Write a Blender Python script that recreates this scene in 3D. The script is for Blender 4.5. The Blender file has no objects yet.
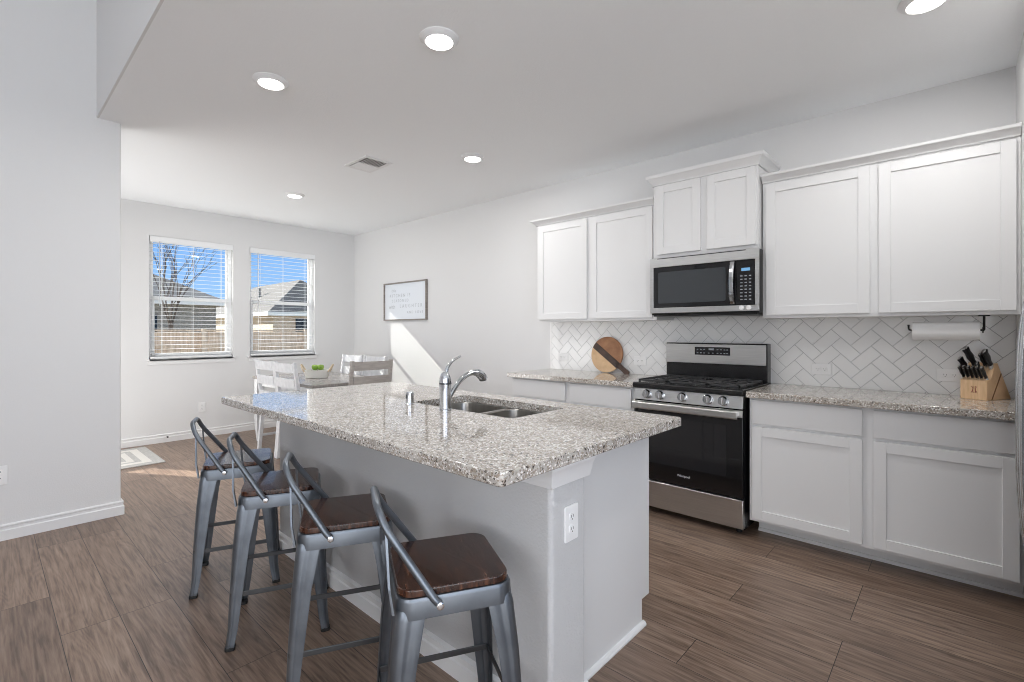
import bpy, bmesh, math, random
from mathutils import Vector, Matrix
PI = math.pi
C = bpy.context.scene.collection
sc = bpy.context.scene

# ------------------------------------------------------------------ camera
CAMZ = 1.287
cam_d = bpy.data.cameras.new('camera')
cam = bpy.data.objects.new('camera', cam_d); C.objects.link(cam)
cam.location = (0, 0, CAMZ)
cam.rotation_euler = (PI/2, 0, math.radians(42.46))
cam_d.sensor_width = 36; cam_d.lens = 486/1024*36
cam_d.shift_y = -10/1024
cam_d.clip_start = 0.02; cam_d.clip_end = 300
sc.camera = cam

# ------------------------------------------------------------------ world, sun, area fill, exposure
w = bpy.data.worlds.new('sky'); sc.world = w; w.use_nodes = True
nt = w.node_tree; nt.nodes.clear()
out = nt.nodes.new('ShaderNodeOutputWorld'); bg = nt.nodes.new('ShaderNodeBackground')
tc = nt.nodes.new('ShaderNodeTexCoord'); sp = nt.nodes.new('ShaderNodeSeparateXYZ'); rp = nt.nodes.new('ShaderNodeValToRGB')
nt.links.new(tc.outputs['Generated'], sp.inputs[0]); nt.links.new(sp.outputs[2], rp.inputs[0])
rp.color_ramp.elements[0].position = 0.0; rp.color_ramp.elements[0].color = (.34, .56, .85, 1)
rp.color_ramp.elements[1].position = 0.5; rp.color_ramp.elements[1].color = (.62, .72, .85, 1)
e = rp.color_ramp.elements.new(0.2); e.color = (.15, .36, .76, 1)
nt.links.new(rp.outputs[0], bg.inputs[0]); bg.inputs[1].default_value = 1.15
nt.links.new(bg.outputs[0], out.inputs[0])

sun_d = bpy.data.lights.new('sun', 'SUN'); sun_d.energy = 11; sun_d.angle = math.radians(.05); sun_d.color = (1, .95, .88)
sun = bpy.data.objects.new('sun', sun_d); C.objects.link(sun); sun.location = (-20, -12, 14)
sun.rotation_euler = Vector((1, .62, -.676)).to_track_quat('-Z', 'Y').to_euler()

def area(name, loc, direc, sx, sy, power, col=(1, 1, 1)):
    d = bpy.data.lights.new(name, 'AREA'); d.shape = 'RECTANGLE'; d.size = sx; d.size_y = sy; d.energy = power; d.color = col
    o = bpy.data.objects.new(name, d); C.objects.link(o); o.location = loc
    o.rotation_euler = Vector(direc).to_track_quat('-Z', 'Z').to_euler()
    return o
# unseen area lamps added as fill, behind and beside the camera
area('fill_living_right', (2.53, -.75, 1.6), (-1, 0, .65), 4.3, 2.0, 94, (1, .99, .975))
area('fill_living_back', (1.3, -3.95, 1.7), (0, 1, .12), 2.1, 1.7, 66, (1, .99, .975))
# unseen area lamp added before the solid breakfast wall to brighten the dining end
area('fill_breakfast', (-5.6, -.58, 1.25), (0, 1, .25), 1.7, 2.0, 52, (1, .995, .985))
DISC_POWER = 9

sc.view_settings.view_transform = 'Standard'; sc.view_settings.look = 'None'
sc.view_settings.exposure = 0.24; sc.view_settings.gamma = 1.0; sc.view_settings.use_curve_mapping = False
sc.cycles.use_denoising = True; sc.cycles.sample_clamp_indirect = 6
sc.cycles.max_bounces = 10; sc.cycles.diffuse_bounces = 6; sc.cycles.glossy_bounces = 5; sc.cycles.transparent_max_bounces = 12
sc.cycles.filter_width = 1.0; sc.cycles.denoising_prefilter = 'ACCURATE'
sc.cycles.caustics_reflective = False; sc.cycles.caustics_refractive = False

# ------------------------------------------------------------------ materials
def mat(name, col, rough=.5, metal=0., spec=.5, bump=None, emit=None, coat=0.):
    m = bpy.data.materials.new(name); m.use_nodes = True
    b = m.node_tree.nodes['Principled BSDF']
    b.inputs['Base Color'].default_value = (*col, 1); b.inputs['Roughness'].default_value = rough
    b.inputs['Metallic'].default_value = metal; b.inputs['Specular IOR Level'].default_value = spec
    b.inputs['Coat Weight'].default_value = coat
    if emit: b.inputs['Emission Color'].default_value = (*emit[0], 1); b.inputs['Emission Strength'].default_value = emit[1]
    if bump:
        sc_, st, dist = bump
        N = m.node_tree.nodes; L = m.node_tree.links
        t = N.new('ShaderNodeTexCoord'); n = N.new('ShaderNodeTexNoise'); u = N.new('ShaderNodeBump')
        n.inputs['Scale'].default_value = sc_; n.inputs['Detail'].default_value = 3
        u.inputs['Strength'].default_value = st; u.inputs['Distance'].default_value = dist
        L.new(t.outputs['Object'], n.inputs['Vector']); L.new(n.outputs['Fac'], u.inputs['Height']); L.new(u.outputs[0], b.inputs['Normal'])
    return m

def noise_mat(name, cols, scale=(1, 1, 1), nscale=5, rough=.5, metal=0., detail=6, bump=0., dist=.002, distort=0., coat=0.):
    m = mat(name, cols[0][1], rough, metal, coat=coat)
    N = m.node_tree.nodes; L = m.node_tree.links; b = N['Principled BSDF']
    t = N.new('ShaderNodeTexCoord'); mp = N.new('ShaderNodeMapping'); mp.inputs['Scale'].default_value = scale
    n = N.new('ShaderNodeTexNoise'); n.inputs['Scale'].default_value = nscale; n.inputs['Detail'].default_value = detail
    n.inputs['Distortion'].default_value = distort
    r = N.new('ShaderNodeValToRGB')
    els = r.color_ramp.elements
    els[0].position = cols[0][0]; els[0].color = (*cols[0][1], 1)
    els[1].position = cols[-1][0]; els[1].color = (*cols[-1][1], 1)
    for p, c in cols[1:-1]:
        q = els.new(p); q.color = (*c, 1)
    L.new(t.outputs['Object'], mp.inputs[0]); L.new(mp.outputs[0], n.inputs['Vector']); L.new(n.outputs['Fac'], r.inputs[0]); L.new(r.outputs[0], b.inputs['Base Color'])
    if bump:
        u = N.new('ShaderNodeBump'); u.inputs['Strength'].default_value = bump; u.inputs['Distance'].default_value = dist
        L.new(n.outputs['Fac'], u.inputs['Height']); L.new(u.outputs[0], b.inputs['Normal'])
    return m

M = {}
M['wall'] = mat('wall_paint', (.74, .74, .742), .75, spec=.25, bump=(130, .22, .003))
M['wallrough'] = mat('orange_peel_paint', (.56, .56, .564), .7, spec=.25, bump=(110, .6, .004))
M['ceil'] = mat('ceiling_paint', (.915, .93, .945), .85, spec=.15, bump=(90, .3, .004))
M['trim'] = mat('trim_paint', (.80, .802, .806), .35)
M['cab'] = mat('cabinet_paint', (.75, .752, .756), .38)
M['plastic'] = mat('white_plastic', (.85, .85, .85), .3)
M['darkslot'] = mat('dark_slot', (.05, .05, .05), .5)
M['vinyl'] = mat('window_vinyl', (.86, .87, .88), .35)
M['slat'] = mat('blind_slat', (.84, .85, .86), .4)
M['lens'] = mat('lamp_lens', (1, 1, 1), .4, emit=((1, .97, .92), 7))
M['steel'] = noise_mat('brushed_steel', [(.3, (.56, .56, .555)), (.7, (.66, .66, .65))], (2, 2, 160), 3, .30, 1.0)
M['sinksteel'] = noise_mat('sink_steel', [(.3, (.42, .40, .37)), (.7, (.52, .50, .47))], (60, 2, 2), 3, .28, 1.0)
M['chrome'] = mat('chrome', (.62, .64, .67), .09, 1.0)
M['blackglass'] = mat('black_glass', (.006, .006, .007), .06, spec=.6)
M['ovenglass'] = mat('oven_window_glass', (.012, .012, .014), .05, spec=.7)
M['blackenamel'] = mat('black_enamel', (.012, .012, .013), .22)
M['iron'] = mat('cast_iron', (.03, .03, .032), .55, bump=(200, .3, .001))
M['blackmetal'] = mat('black_metal', (.012, .012, .012), .35, .3)
M['gun'] = noise_mat('galvanised_gunmetal', [(.3, (.12, .135, .155)), (.7, (.185, .205, .23))], (1, 1, 1), 9, .38, .8)
M['gundark'] = mat('dark_bar_metal', (.12, .125, .13), .35, .9)
M['rubber'] = mat('black_rubber', (.012, .012, .012), .6)
M['bolt'] = mat('bolt_steel', (.75, .76, .78), .2, 1.0)
M['paper'] = mat('paper_towel', (.86, .86, .86), .9, bump=(160, .5, .003))
M['display'] = mat('clock_display', (.05, .12, .2), .2, emit=((.25, .55, .9), .5))
M['button'] = mat('button_print', (.30, .32, .35), .5)
M['logo'] = mat('logo_print', (.7, .7, .72), .3)
M['greyink'] = mat('grey_lettering', (.50, .52, .55), .6)
M['board'] = mat('whiteboard', (.80, .83, .87), .25)
M['frame'] = noise_mat('weathered_frame_wood', [(.3, (.22, .20, .18)), (.7, (.34, .31, .28))], (1, 1, 12), 8, .6)
M['bluefoot'] = mat('appliance_foot', (.25, .3, .36), .5)
M['fridge'] = noise_mat('fridge_steel', [(.3, (.52, .53, .54)), (.7, (.62, .63, .64))], (120, 120, 2), 3, .25, 1.0)
M['whitewash'] = noise_mat('whitewashed_wood', [(.3, (.60, .61, .63)), (.7, (.74, .75, .77))], (4, 4, 4), 5, .5)
M['greywood'] = noise_mat('grey_wash_wood', [(.3, (.36, .33, .31)), (.7, (.50, .47, .44))], (2, 10, 10), 5, .5)
M['tabletop'] = noise_mat('table_top_wood', [(.3, (.23, .215, .205)), (.7, (.35, .33, .31))], (2, 14, 4), 5, .22)
M['bowl'] = mat('whitewashed_bowl', (.66, .65, .62), .6, bump=(60, .4, .003))
M['rope'] = mat('rope_handle', (.60, .48, .34), .8, bump=(150, .8, .004))
M['apple'] = noise_mat('green_apple_skin', [(.3, (.15, .30, .03)), (.7, (.30, .44, .08))], (1, 1, 1), 12, .3)
M['stem'] = mat('apple_stem', (.14, .08, .04), .7)
M['pad'] = noise_mat('dark_stained_seat_wood', [(.3, (.016, .006, .004)), (.52, (.045, .016, .009)), (.75, (.12, .044, .020))], (3, 26, 3), 4, .27, distort=.6, bump=.12, dist=.001, coat=.22)
M['maple'] = noise_mat('maple_wood', [(.3, (.62, .40, .22)), (.7, (.78, .55, .33))], (3, 20, 3), 4, .4)
M['acacia'] = noise_mat('acacia_wood', [(.3, (.25, .11, .05)), (.7, (.42, .21, .10))], (3, 20, 3), 4, .4)
M['walnut'] = noise_mat('walnut_wood', [(.3, (.035, .02, .015)), (.7, (.10, .055, .038))], (3, 20, 3), 4, .4)
M['block'] = noise_mat('knife_block_wood', [(.3, (.62, .40, .22)), (.7, (.78, .54, .33))], (20, 3, 3), 4, .4)
M['block_dark'] = mat('slot_shadow_wood', (.20, .09, .035), .6)
M['ink'] = mat('burnt_mark', (.25, .05, .03), .6)
M['handle'] = mat('knife_handle', (.012, .012, .013), .28)
M['rugA'] = noise_mat('rug_grey', [(.3, (.44, .43, .42)), (.7, (.58, .57, .55))], (1, 1, 1), 60, .95, bump=.6, dist=.006)
M['rugB'] = mat('rug_cream', (.76, .74, .70), .95, bump=(90, .6, .006))
M['grout'] = mat('grout', (.40, .40, .41), .9)
M['tile'] = noise_mat('white_tile', [(.3, (.80, .80, .80)), (.7, (.87, .87, .865))], (1, 1, 1), 3, .18)
# outdoors
M['fence'] = noise_mat('cedar_fence', [(.3, (.52, .38, .28)), (.7, (.78, .62, .50))], (1, 7, .6), 3, .85)
M['siding'] = noise_mat('grey_brick', [(.35, (.24, .22, .20)), (.65, (.42, .39, .36))], (1, 4, 9), 4, .9)
M['tanbrick'] = noise_mat('tan_brick', [(.35, (.50, .38, .30)), (.65, (.70, .58, .48))], (1, 4, 9), 4, .9)
M['shingleA'] = noise_mat('grey_shingles', [(.3, (.15, .15, .15)), (.7, (.26, .255, .25))], (2, 6, 10), 5, .9)
M['shingleB'] = noise_mat('light_shingles', [(.3, (.11, .105, .10)), (.7, (.18, .172, .165))], (3, 3, 10), 5, .9)
M['bark'] = noise_mat('bark', [(.3, (.07, .055, .05)), (.7, (.13, .11, .10))], (1, 1, 1), 8, .9)
M['lawn'] = noise_mat('dry_lawn', [(.3, (.34, .32, .20)), (.7, (.52, .48, .32))], (1, 1, 1), 3, .95)

def glass_mat():
    m = bpy.data.materials.new('window_glass'); m.use_nodes = True
    N = m.node_tree.nodes; L = m.node_tree.links; N.clear()
    o = N.new('ShaderNodeOutputMaterial'); mx = N.new('ShaderNodeMixShader'); t = N.new('ShaderNodeBsdfTransparent'); g = N.new('ShaderNodeBsdfGlossy')
    g.inputs['Roughness'].default_value = .02; t.inputs[0].default_value = (.96, .97, .97, 1)
    f = N.new('ShaderNodeFresnel'); f.inputs[0].default_value = 1.35
    L.new(f.outputs[0], mx.inputs[0]); L.new(t.outputs[0], mx.inputs[1]); L.new(g.outputs[0], mx.inputs[2]); L.new(mx.outputs[0], o.inputs[0])
    return m
M['glass'] = glass_mat()

def granite_mat():
    m = mat('speckled_granite', (.6, .56, .5), .05, spec=.55)
    N = m.node_tree.nodes; L = m.node_tree.links; b = N['Principled BSDF']
    t = N.new('ShaderNodeTexCoord')
    def noise(s, d, dist=0.):
        n = N.new('ShaderNodeTexNoise'); n.inputs['Scale'].default_value = s; n.inputs['Detail'].default_value = d; n.inputs['Distortion'].default_value = dist
        L.new(t.outputs['Object'], n.inputs['Vector']); return n
    def ramp(src, a, ca, b_, cb):
        r = N.new('ShaderNodeValToRGB'); r.color_ramp.elements[0].position = a; r.color_ramp.elements[0].color = ca
        r.color_ramp.elements[1].position = b_; r.color_ramp.elements[1].color = cb; L.new(src, r.inputs[0]); return r
    def mix(f, a, b_):
        x = N.new('ShaderNodeMix'); x.data_type = 'RGBA'; L.new(f, x.inputs[0]); 
        if isinstance(a, tuple): x.inputs[6].default_value = a
        else: L.new(a, x.inputs[6])
        if isinstance(b_, tuple): x.inputs[7].default_value = b_
        else: L.new(b_, x.inputs[7])
        return x.outputs[2]
    base = ramp(noise(30, 5).outputs['Fac'], .35, (.38, .345, .305, 1), .62, (.57, .54, .50, 1)).outputs[0]
    v = N.new('ShaderNodeTexVoronoi'); v.inputs['Scale'].default_value = 185; L.new(t.outputs['Object'], v.inputs['Vector'])
    sepv = N.new('ShaderNodeSeparateColor'); L.new(v.outputs['Color'], sepv.inputs[0])
    br = ramp(sepv.outputs[0], .70, (0, 0, 0, 1), .78, (1, 1, 1, 1)).outputs[0]
    c1 = mix(br, base, (.34, .285, .235, 1))
    wh = ramp(sepv.outputs[1], .82, (0, 0, 0, 1), .86, (1, 1, 1, 1)).outputs[0]
    c2 = mix(wh, c1, (.84, .82, .79, 1))
    n2 = noise(95, 3, .4).outputs['Fac']
    dk = ramp(n2, .59, (0, 0, 0, 1), .63, (1, 1, 1, 1)).outputs[0]
    c3 = mix(dk, c2, (.075, .06, .052, 1))
    n3 = noise(60, 4, .3).outputs['Fac']
    gy = ramp(n3, .60, (0, 0, 0, 1), .70, (.75, .75, .75, 1)).outputs[0]
    c4 = mix(gy, c3, (.27, .235, .205, 1))
    L.new(c4, b.inputs['Base Color'])
    return m
M['granite'] = granite_mat()

def floor_mat():
    m = mat('plank_floor', (.3, .25, .2), .36)
    N = m.node_tree.nodes; L = m.node_tree.links; b = N['Principled BSDF']
    t = N.new('ShaderNodeTexCoord'); mp = N.new('ShaderNodeMapping'); mp.inputs['Location'].default_value = (.35, -.0265, 0)
    L.new(t.outputs['Object'], mp.inputs[0])
    br = N.new('ShaderNodeTexBrick'); br.offset = .37; br.offset_frequency = 3; br.squash = 1
    br.inputs['Scale'].default_value = 1; br.inputs['Brick Width'].default_value = 1.22; br.inputs['Row Height'].default_value = .199
    br.inputs['Mortar Size'].default_value = .0016; br.inputs['Mortar Smooth'].default_value = .3; br.inputs['Bias'].default_value = 0
    br.inputs['Color1'].default_value = (0, 0, 0, 1); br.inputs['Color2'].default_value = (1, 1, 1, 1); br.inputs['Mortar'].default_value = (.5, .5, .5, 1)
    L.new(mp.outputs[0], br.inputs['Vector'])
    # per-plank offset of the grain
    addv = N.new('ShaderNodeVectorMath'); addv.operation = 'MULTIPLY_ADD'; addv.inputs[1].default_value = (7, 3, 5)
    L.new(br.outputs['Color'], addv.inputs[0]); L.new(t.outputs['Object'], addv.inputs[2])
    mg = N.new('ShaderNodeMapping'); mg.inputs['Scale'].default_value = (1.5, 26, 1); L.new(addv.outputs[0], mg.inputs[0])
    n1 = N.new('ShaderNodeTexNoise'); n1.inputs['Scale'].default_value = 2.6; n1.inputs['Detail'].default_value = 9; n1.inputs['Roughness'].default_value = .62; n1.inputs['Distortion'].default_value = .25
    L.new(mg.outputs[0], n1.inputs['Vector'])
    mw = N.new('ShaderNodeMapping'); mw.inputs['Scale'].default_value = (.45, 5, 1); L.new(addv.outputs[0], mw.inputs[0])
    wv = N.new('ShaderNodeTexNoise'); wv.inputs['Scale'].default_value = 1.4; wv.inputs['Detail'].default_value = 2; wv.inputs['Distortion'].default_value = .3
    L.new(mw.outputs[0], wv.inputs['Vector'])
    # cathedral grain: rings of a low frequency noise
    mul = N.new('ShaderNodeMath'); mul.operation = 'MULTIPLY'; mul.inputs[1].default_value = 26; L.new(wv.outputs['Fac'], mul.inputs[0])
    fr = N.new('ShaderNodeMath'); fr.operation = 'PINGPONG'; fr.inputs[1].default_value = .5; L.new(mul.outputs[0], fr.inputs[0])
    gm = N.new('ShaderNodeMath'); gm.operation = 'MULTIPLY_ADD'; gm.inputs[1].default_value = .16; L.new(fr.outputs[0], gm.inputs[0]); L.new(n1.outputs['Fac'], gm.inputs[2])
    r = N.new('ShaderNodeValToRGB'); els = r.color_ramp.elements
    els[0].position = .38; els[0].color = (.135, .088, .064, 1); els[1].position = .76; els[1].color = (.38, .278, .212, 1)
    q = els.new(.54); q.color = (.255, .175, .128, 1)
    L.new(gm.outputs[0], r.inputs[0])
    hs = N.new('ShaderNodeMix'); hs.data_type = 'RGBA'; hs.blend_type = 'MULTIPLY'; hs.inputs[0].default_value = 1
    pr = N.new('ShaderNodeValToRGB'); pr.color_ramp.elements[0].color = (.74, .73, .73, 1); pr.color_ramp.elements[1].color = (1.0, 1.0, 1.0, 1)
    L.new(br.outputs['Color'], pr.inputs[0]); L.new(r.outputs[0], hs.inputs[6]); L.new(pr.outputs[0], hs.inputs[7])
    mx = N.new('ShaderNodeMix'); mx.data_type = 'RGBA'; L.new(br.outputs['Fac'], mx.inputs[0]); L.new(hs.outputs[2], mx.inputs[6]); mx.inputs[7].default_value = (.025, .018, .014, 1)
    L.new(mx.outputs[2], b.inputs['Base Color'])
    rr = N.new('ShaderNodeMapRange'); rr.inputs[3].default_value = .28; rr.inputs[4].default_value = .46; L.new(n1.outputs['Fac'], rr.inputs[0]); L.new(rr.outputs[0], b.inputs['Roughness'])
    bu = N.new('ShaderNodeBump'); bu.inputs['Strength'].default_value = .35; bu.inputs['Distance'].default_value = .0012
    sub = N.new('ShaderNodeMath'); sub.operation = 'SUBTRACT'; L.new(gm.outputs[0], sub.inputs[0]); L.new(br.outputs['Fac'], sub.inputs[1]); L.new(sub.outputs[0], bu.inputs['Height']); L.new(bu.outputs[0], b.inputs['Normal'])
    return m
M['floor'] = floor_mat()

# ------------------------------------------------------------------ mesh helpers
def bm_(): return bmesh.new()

def obj(name, bm, m, parent=None, bevel=0, smooth=False, seg=2, kind=None, label=None, solid=0, shade_angle=35):
    bmesh.ops.recalc_face_normals(bm, faces=bm.faces[:])
    me = bpy.data.meshes.new(name); bm.to_mesh(me); bm.free()
    for mm in (m if isinstance(m, (list, tuple)) else [m]): me.materials.append(M[mm])
    o = bpy.data.objects.new(name, me); C.objects.link(o)
    if parent: o.parent = parent
    if solid:
        s = o.modifiers.new('solid', 'SOLIDIFY'); s.thickness = solid; s.offset = 0
    if bevel:
        b = o.modifiers.new('bevel', 'BEVEL'); b.width = bevel; b.segments = seg; b.limit_method = 'ANGLE'; b.angle_limit = math.radians(40)
        b.harden_normals = False
    if smooth or bevel:
        a = math.radians(shade_angle)
        me.polygons.foreach_set('use_smooth', [True]*len(me.polygons))
        bmm = bmesh.new(); bmm.from_mesh(me)
        for ed in bmm.edges:
            if len(ed.link_faces) == 2 and ed.calc_face_angle(0) > a: ed.smooth = False
        bmm.to_mesh(me); bmm.free()
        wn_ = o.modifiers.new('weighted', 'WEIGHTED_NORMAL'); wn_.keep_sharp = True; wn_.weight = 90
    if kind: o['kind'] = kind
    if label: o['label'] = label
    return o

def thing(name, label, cat, loc=(0, 0, 0), rz=0, group=None):
    o = bpy.data.objects.new(name, None); C.objects.link(o); o.location = loc; o.rotation_euler = (0, 0, rz)
    o.empty_display_size = .1
    o['label'] = label; o['category'] = cat
    if group: o['group'] = group
    return o

def tag(o, label, cat, group=None):
    o['label'] = label; o['category'] = cat
    if group: o['group'] = group
    return o

def box(bm, x0, x1, y0, y1, z0, z1, mi=0):
    vs = [bm.verts.new((x, y, z)) for z in (z0, z1) for y in (y0, y1) for x in (x0, x1)]
    for f in ((0, 2, 3, 1), (4, 5, 7, 6), (0, 1, 5, 4), (2, 6, 7, 3), (0, 4, 6, 2), (1, 3, 7, 5)):
        q = bm.faces.new([vs[i] for i in f]); q.material_index = mi
    return vs

def frame_of(d):
    d = Vector(d).normalized()
    a = Vector((0, 0, 1)) if abs(d.z) < .9 else Vector((1, 0, 0))
    u = d.cross(a).normalized(); v = d.cross(u).normalized()
    return u, v

def tube(bm, pts, r, n=10, caps=True, mi=0, closed=False):
    """swept round bar through pts; r a number or list"""
    pts = [Vector(p) for p in pts]
    rs = r if isinstance(r, (list, tuple)) else [r]*len(pts)
    rings = []; u = None
    N = len(pts)
    for i, p in enumerate(pts):
        if closed: d = pts[(i+1) % N]-pts[i-1]
        elif i == 0: d = pts[1]-pts[0]
        elif i == N-1: d = pts[-1]-pts[-2]
        else: d = (pts[i+1]-p).normalized()+(p-pts[i-1]).normalized()
        d.normalize()
        if u is None: u, v = frame_of(d)
        else:
            u = (u-d*u.dot(d)).normalized(); v = d.cross(u).normalized()
        rings.append([bm.verts.new(p+(u*math.cos(2*PI*k/n)+v*math.sin(2*PI*k/n))*rs[i]) for k in range(n)])
    rr = list(zip(rings, rings[1:])) + ([(rings[-1], rings[0])] if closed else [])
    for a, b in rr:
        for k in range(n):
            q = bm.faces.new((a[k], a[(k+1) % n], b[(k+1) % n], b[k])); q.material_index = mi
    if caps and not closed:
        bm.faces.new(rings[0][::-1]).material_index = mi; bm.faces.new(rings[-1]).material_index = mi

def rounded(path, r, n=6):
    """polyline with its inner corners rounded"""
    P = [Vector(p) for p in path]; out_ = [P[0]]
    for i in range(1, len(P)-1):
        a, b, c = P[i-1], P[i], P[i+1]
        rr = min(r, (a-b).length*.49, (c-b).length*.49)
        p0 = b+(a-b).normalized()*rr; p2 = b+(c-b).normalized()*rr
        for k in range(n+1):
            t = k/n; out_.append(p0*(1-t)**2+b*2*t*(1-t)+p2*t*t)
    out_.append(P[-1]); return out_

def lathe(bm, prof, centre=(0, 0, 0), axis='z', n=24, mi=0, close=True):
    """prof: list of (r, h) along the axis"""
    c = Vector(centre); rings = []
    for r, h in prof:
        ring = []
        for k in range(n):
            a = 2*PI*k/n; x, y = r*math.cos(a), r*math.sin(a)
            v = {'z': (x, y, h), 'y': (x, h, y), 'x': (h, x, y)}[axis]
            ring.append(bm.verts.new(c+Vector(v)))
        rings.append(ring)
    for a, b in zip(rings, rings[1:]):
        for k in range(n): bm.faces.new((a[k], a[(k+1) % n], b[(k+1) % n], b[k])).material_index = mi
    if close:
        bm.faces.new(rings[0][::-1]).material_index = mi; bm.faces.new(rings[-1]).material_index = mi

def prism(bm, poly, axis, a, b, mi=0):
    """poly 2D points extruded along axis from a to b. axis x: (y,z); y: (x,z); z: (x,y)"""
    def P3(p, h): return {'x': (h, p[0], p[1]), 'y': (p[0], h, p[1]), 'z': (p[0], p[1], h)}[axis]
    A = [bm.verts.new(P3(p, a)) for p in poly]; B = [bm.verts.new(P3(p, b)) for p in poly]
    n = len(poly)
    for k in range(n): bm.faces.new((A[k], A[(k+1) % n], B[(k+1) % n], B[k])).material_index = mi
    bm.faces.new(A[::-1]).material_index = mi; bm.faces.new(B).material_index = mi

def rrect(x0, x1, y0, y1, r, n=5):
    pts = []
    for cx, cy, a0 in ((x1-r, y1-r, 0), (x0+r, y1-r, 90), (x0+r, y0+r, 180), (x1-r, y0+r, 270)):
        for k in range(n+1):
            a = math.radians(a0+90*k/n); pts.append((cx+r*math.cos(a), cy+r*math.sin(a)))
    return pts

def loops(bm, loop3d, caps=(True, True), mi=0):
    R = [[bm.verts.new(p) for p in lp] for lp in loop3d]; n = len(R[0])
    for a, b in zip(R, R[1:]):
        for k in range(n): bm.faces.new((a[k], a[(k+1) % n], b[(k+1) % n], b[k])).material_index = mi
    if caps[0]: bm.faces.new(R[0][::-1]).material_index = mi
    if caps[1]: bm.faces.new(R[-1]).material_index = mi
    return R

def text_obj(name, s, size, m, loc, rot, parent=None, depth=.0006, spacing=1.0, squash=1.0):
    cu = bpy.data.curves.new(name, 'FONT'); cu.body = s; cu.size = size; cu.extrude = depth; cu.align_x = 'CENTER'; cu.align_y = 'CENTER'; cu.space_character = spacing
    t = bpy.data.objects.new(name, cu); C.objects.link(t)
    dg = bpy.context.evaluated_depsgraph_get(); dg.update()
    me = bpy.data.meshes.new_from_object(t.evaluated_get(dg)); me.name = name
    bpy.data.objects.remove(t)
    me.materials.clear(); me.materials.append(M[m])
    o = bpy.data.objects.new(name, me); C.objects.link(o); o.location = loc; o.rotation_euler = rot; o.scale = (squash, 1, 1)
    if parent: o.parent = parent
    return o

def struct(name, bm, m, parent=None, **k): return obj(name, bm, m, parent, kind='structure', **k)

# ------------------------------------------------------------------ room shell
XW, YW, XR, HC, XL, YS = -6.77, 3.84, .24, 2.743, -4.33, .533
HL = 3.7
b = bm_(); box(b, -7.0, 2.75, -4.1, 4.05, -.12, 0); struct('floor', b, 'floor')
b = bm_(); box(b, XW-.15, 2.7, YS+.012, YW+.12, HC, HC+.16)
box(b, XW-.15, XL-.12, -.75, YS+.012, HC, HC+.16); struct('ceiling', b, 'ceil')
b = bm_(); box(b, XL-.12, 2.7, YS, YS+.012, HC, HL); struct('wall_soffit', b, 'wall')
b = bm_(); box(b, XL-.12, 2.7, -4.1, YS+.12, HL, HL+.12); struct('ceiling_living', b, 'ceil')
# wall at the cabinets
b = bm_(); box(b, XW, XR+1.0, YW, YW+.12, 0, HC); struct('wall_kitchen', b, 'wall')
# window wall with two window openings and an unseen slit shaped for the floor sun patch
W1 = (1.29, 2.16); W2 = (2.355, 3.225); WZ = (.962, 2.375)
SL = (.06, .335, .80, 1.54)
b = bm_(); xa, xb = XW-.15, XW
def wallseg(y0, y1, z0, z1): box(b, xa, xb, y0, y1, z0, z1)
wallseg(-.75, SL[0], 0, HC); wallseg(SL[0], SL[1], 0, SL[2]); wallseg(SL[0], SL[1], SL[3], HC)
wallseg(SL[1], W1[0], 0, HC); wallseg(W1[0], W1[1], 0, WZ[0]); wallseg(W1[0], W1[1], WZ[1], HC)
wallseg(W1[1], W2[0], 0, HC); wallseg(W2[0], W2[1], 0, WZ[0]); wallseg(W2[0], W2[1], WZ[1], HC); wallseg(W2[1], YW+.12, 0, HC)
bmesh.ops.remove_doubles(b, verts=b.verts[:], dist=1e-5)
struct('wall_window', b, 'wall')
b = bm_(); box(b, XW-.08, XW-.07, SL[0], SL[1], SL[2], SL[3]); struct('window_3', b, 'glass')  # pane of the unseen slit, added to let the floor sun patch in
# wall on the left that ends free, and the breakfast corner behind it
b = bm_(); prism(b, rrect(XL-.12, XL, -4.1, .665, .012, 3), 'z', 0, HL); struct('wall_left', b, 'wall', smooth=True)
b = bm_(); box(b, XW-.15, XL-.12, -.75, -.63, 0, HC); struct('wall_breakfast', b, 'wall')
# living room walls behind the camera with openings added for the fill lamps
b = bm_()
box(b, XL, .2, -4.1, -3.98, 0, HL); box(b, 2.4, 2.7, -4.1, -3.98, 0, HL); box(b, .2, 2.4, -4.1, -3.98, 0, .8); box(b, .2, 2.4, -4.1, -3.98, 2.6, HL)
struct('wall_living_back', b, 'wall')
b = bm_()
box(b, 2.6, 2.72, -4.1, -3.0, 0, HL); box(b, 2.6, 2.72, 1.5, 4.0, 0, HL); box(b, 2.6, 2.72, -3, 1.5, 0, .5); box(b, 2.6, 2.72, -3, 1.5, 2.65, HL)
struct('wall_living_right', b, 'wall')
# fridge alcove wall at the right of the kitchen
b = bm_(); box(b, XR, XR+.12, 3.27, YW, 0, HC); box(b, XR, XR+.12, 1.9, 3.27, 1.86, HC); box(b, XR, 2.6, 1.78, 1.9, 0, HC)
box(b, XR+.12, XR+1.0, 3.27, 3.39, 0, HC); box(b, XR+.9, XR+1.0, 1.9, 3.27, 0, HC)
struct('wall_right', b, 'wall')

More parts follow.
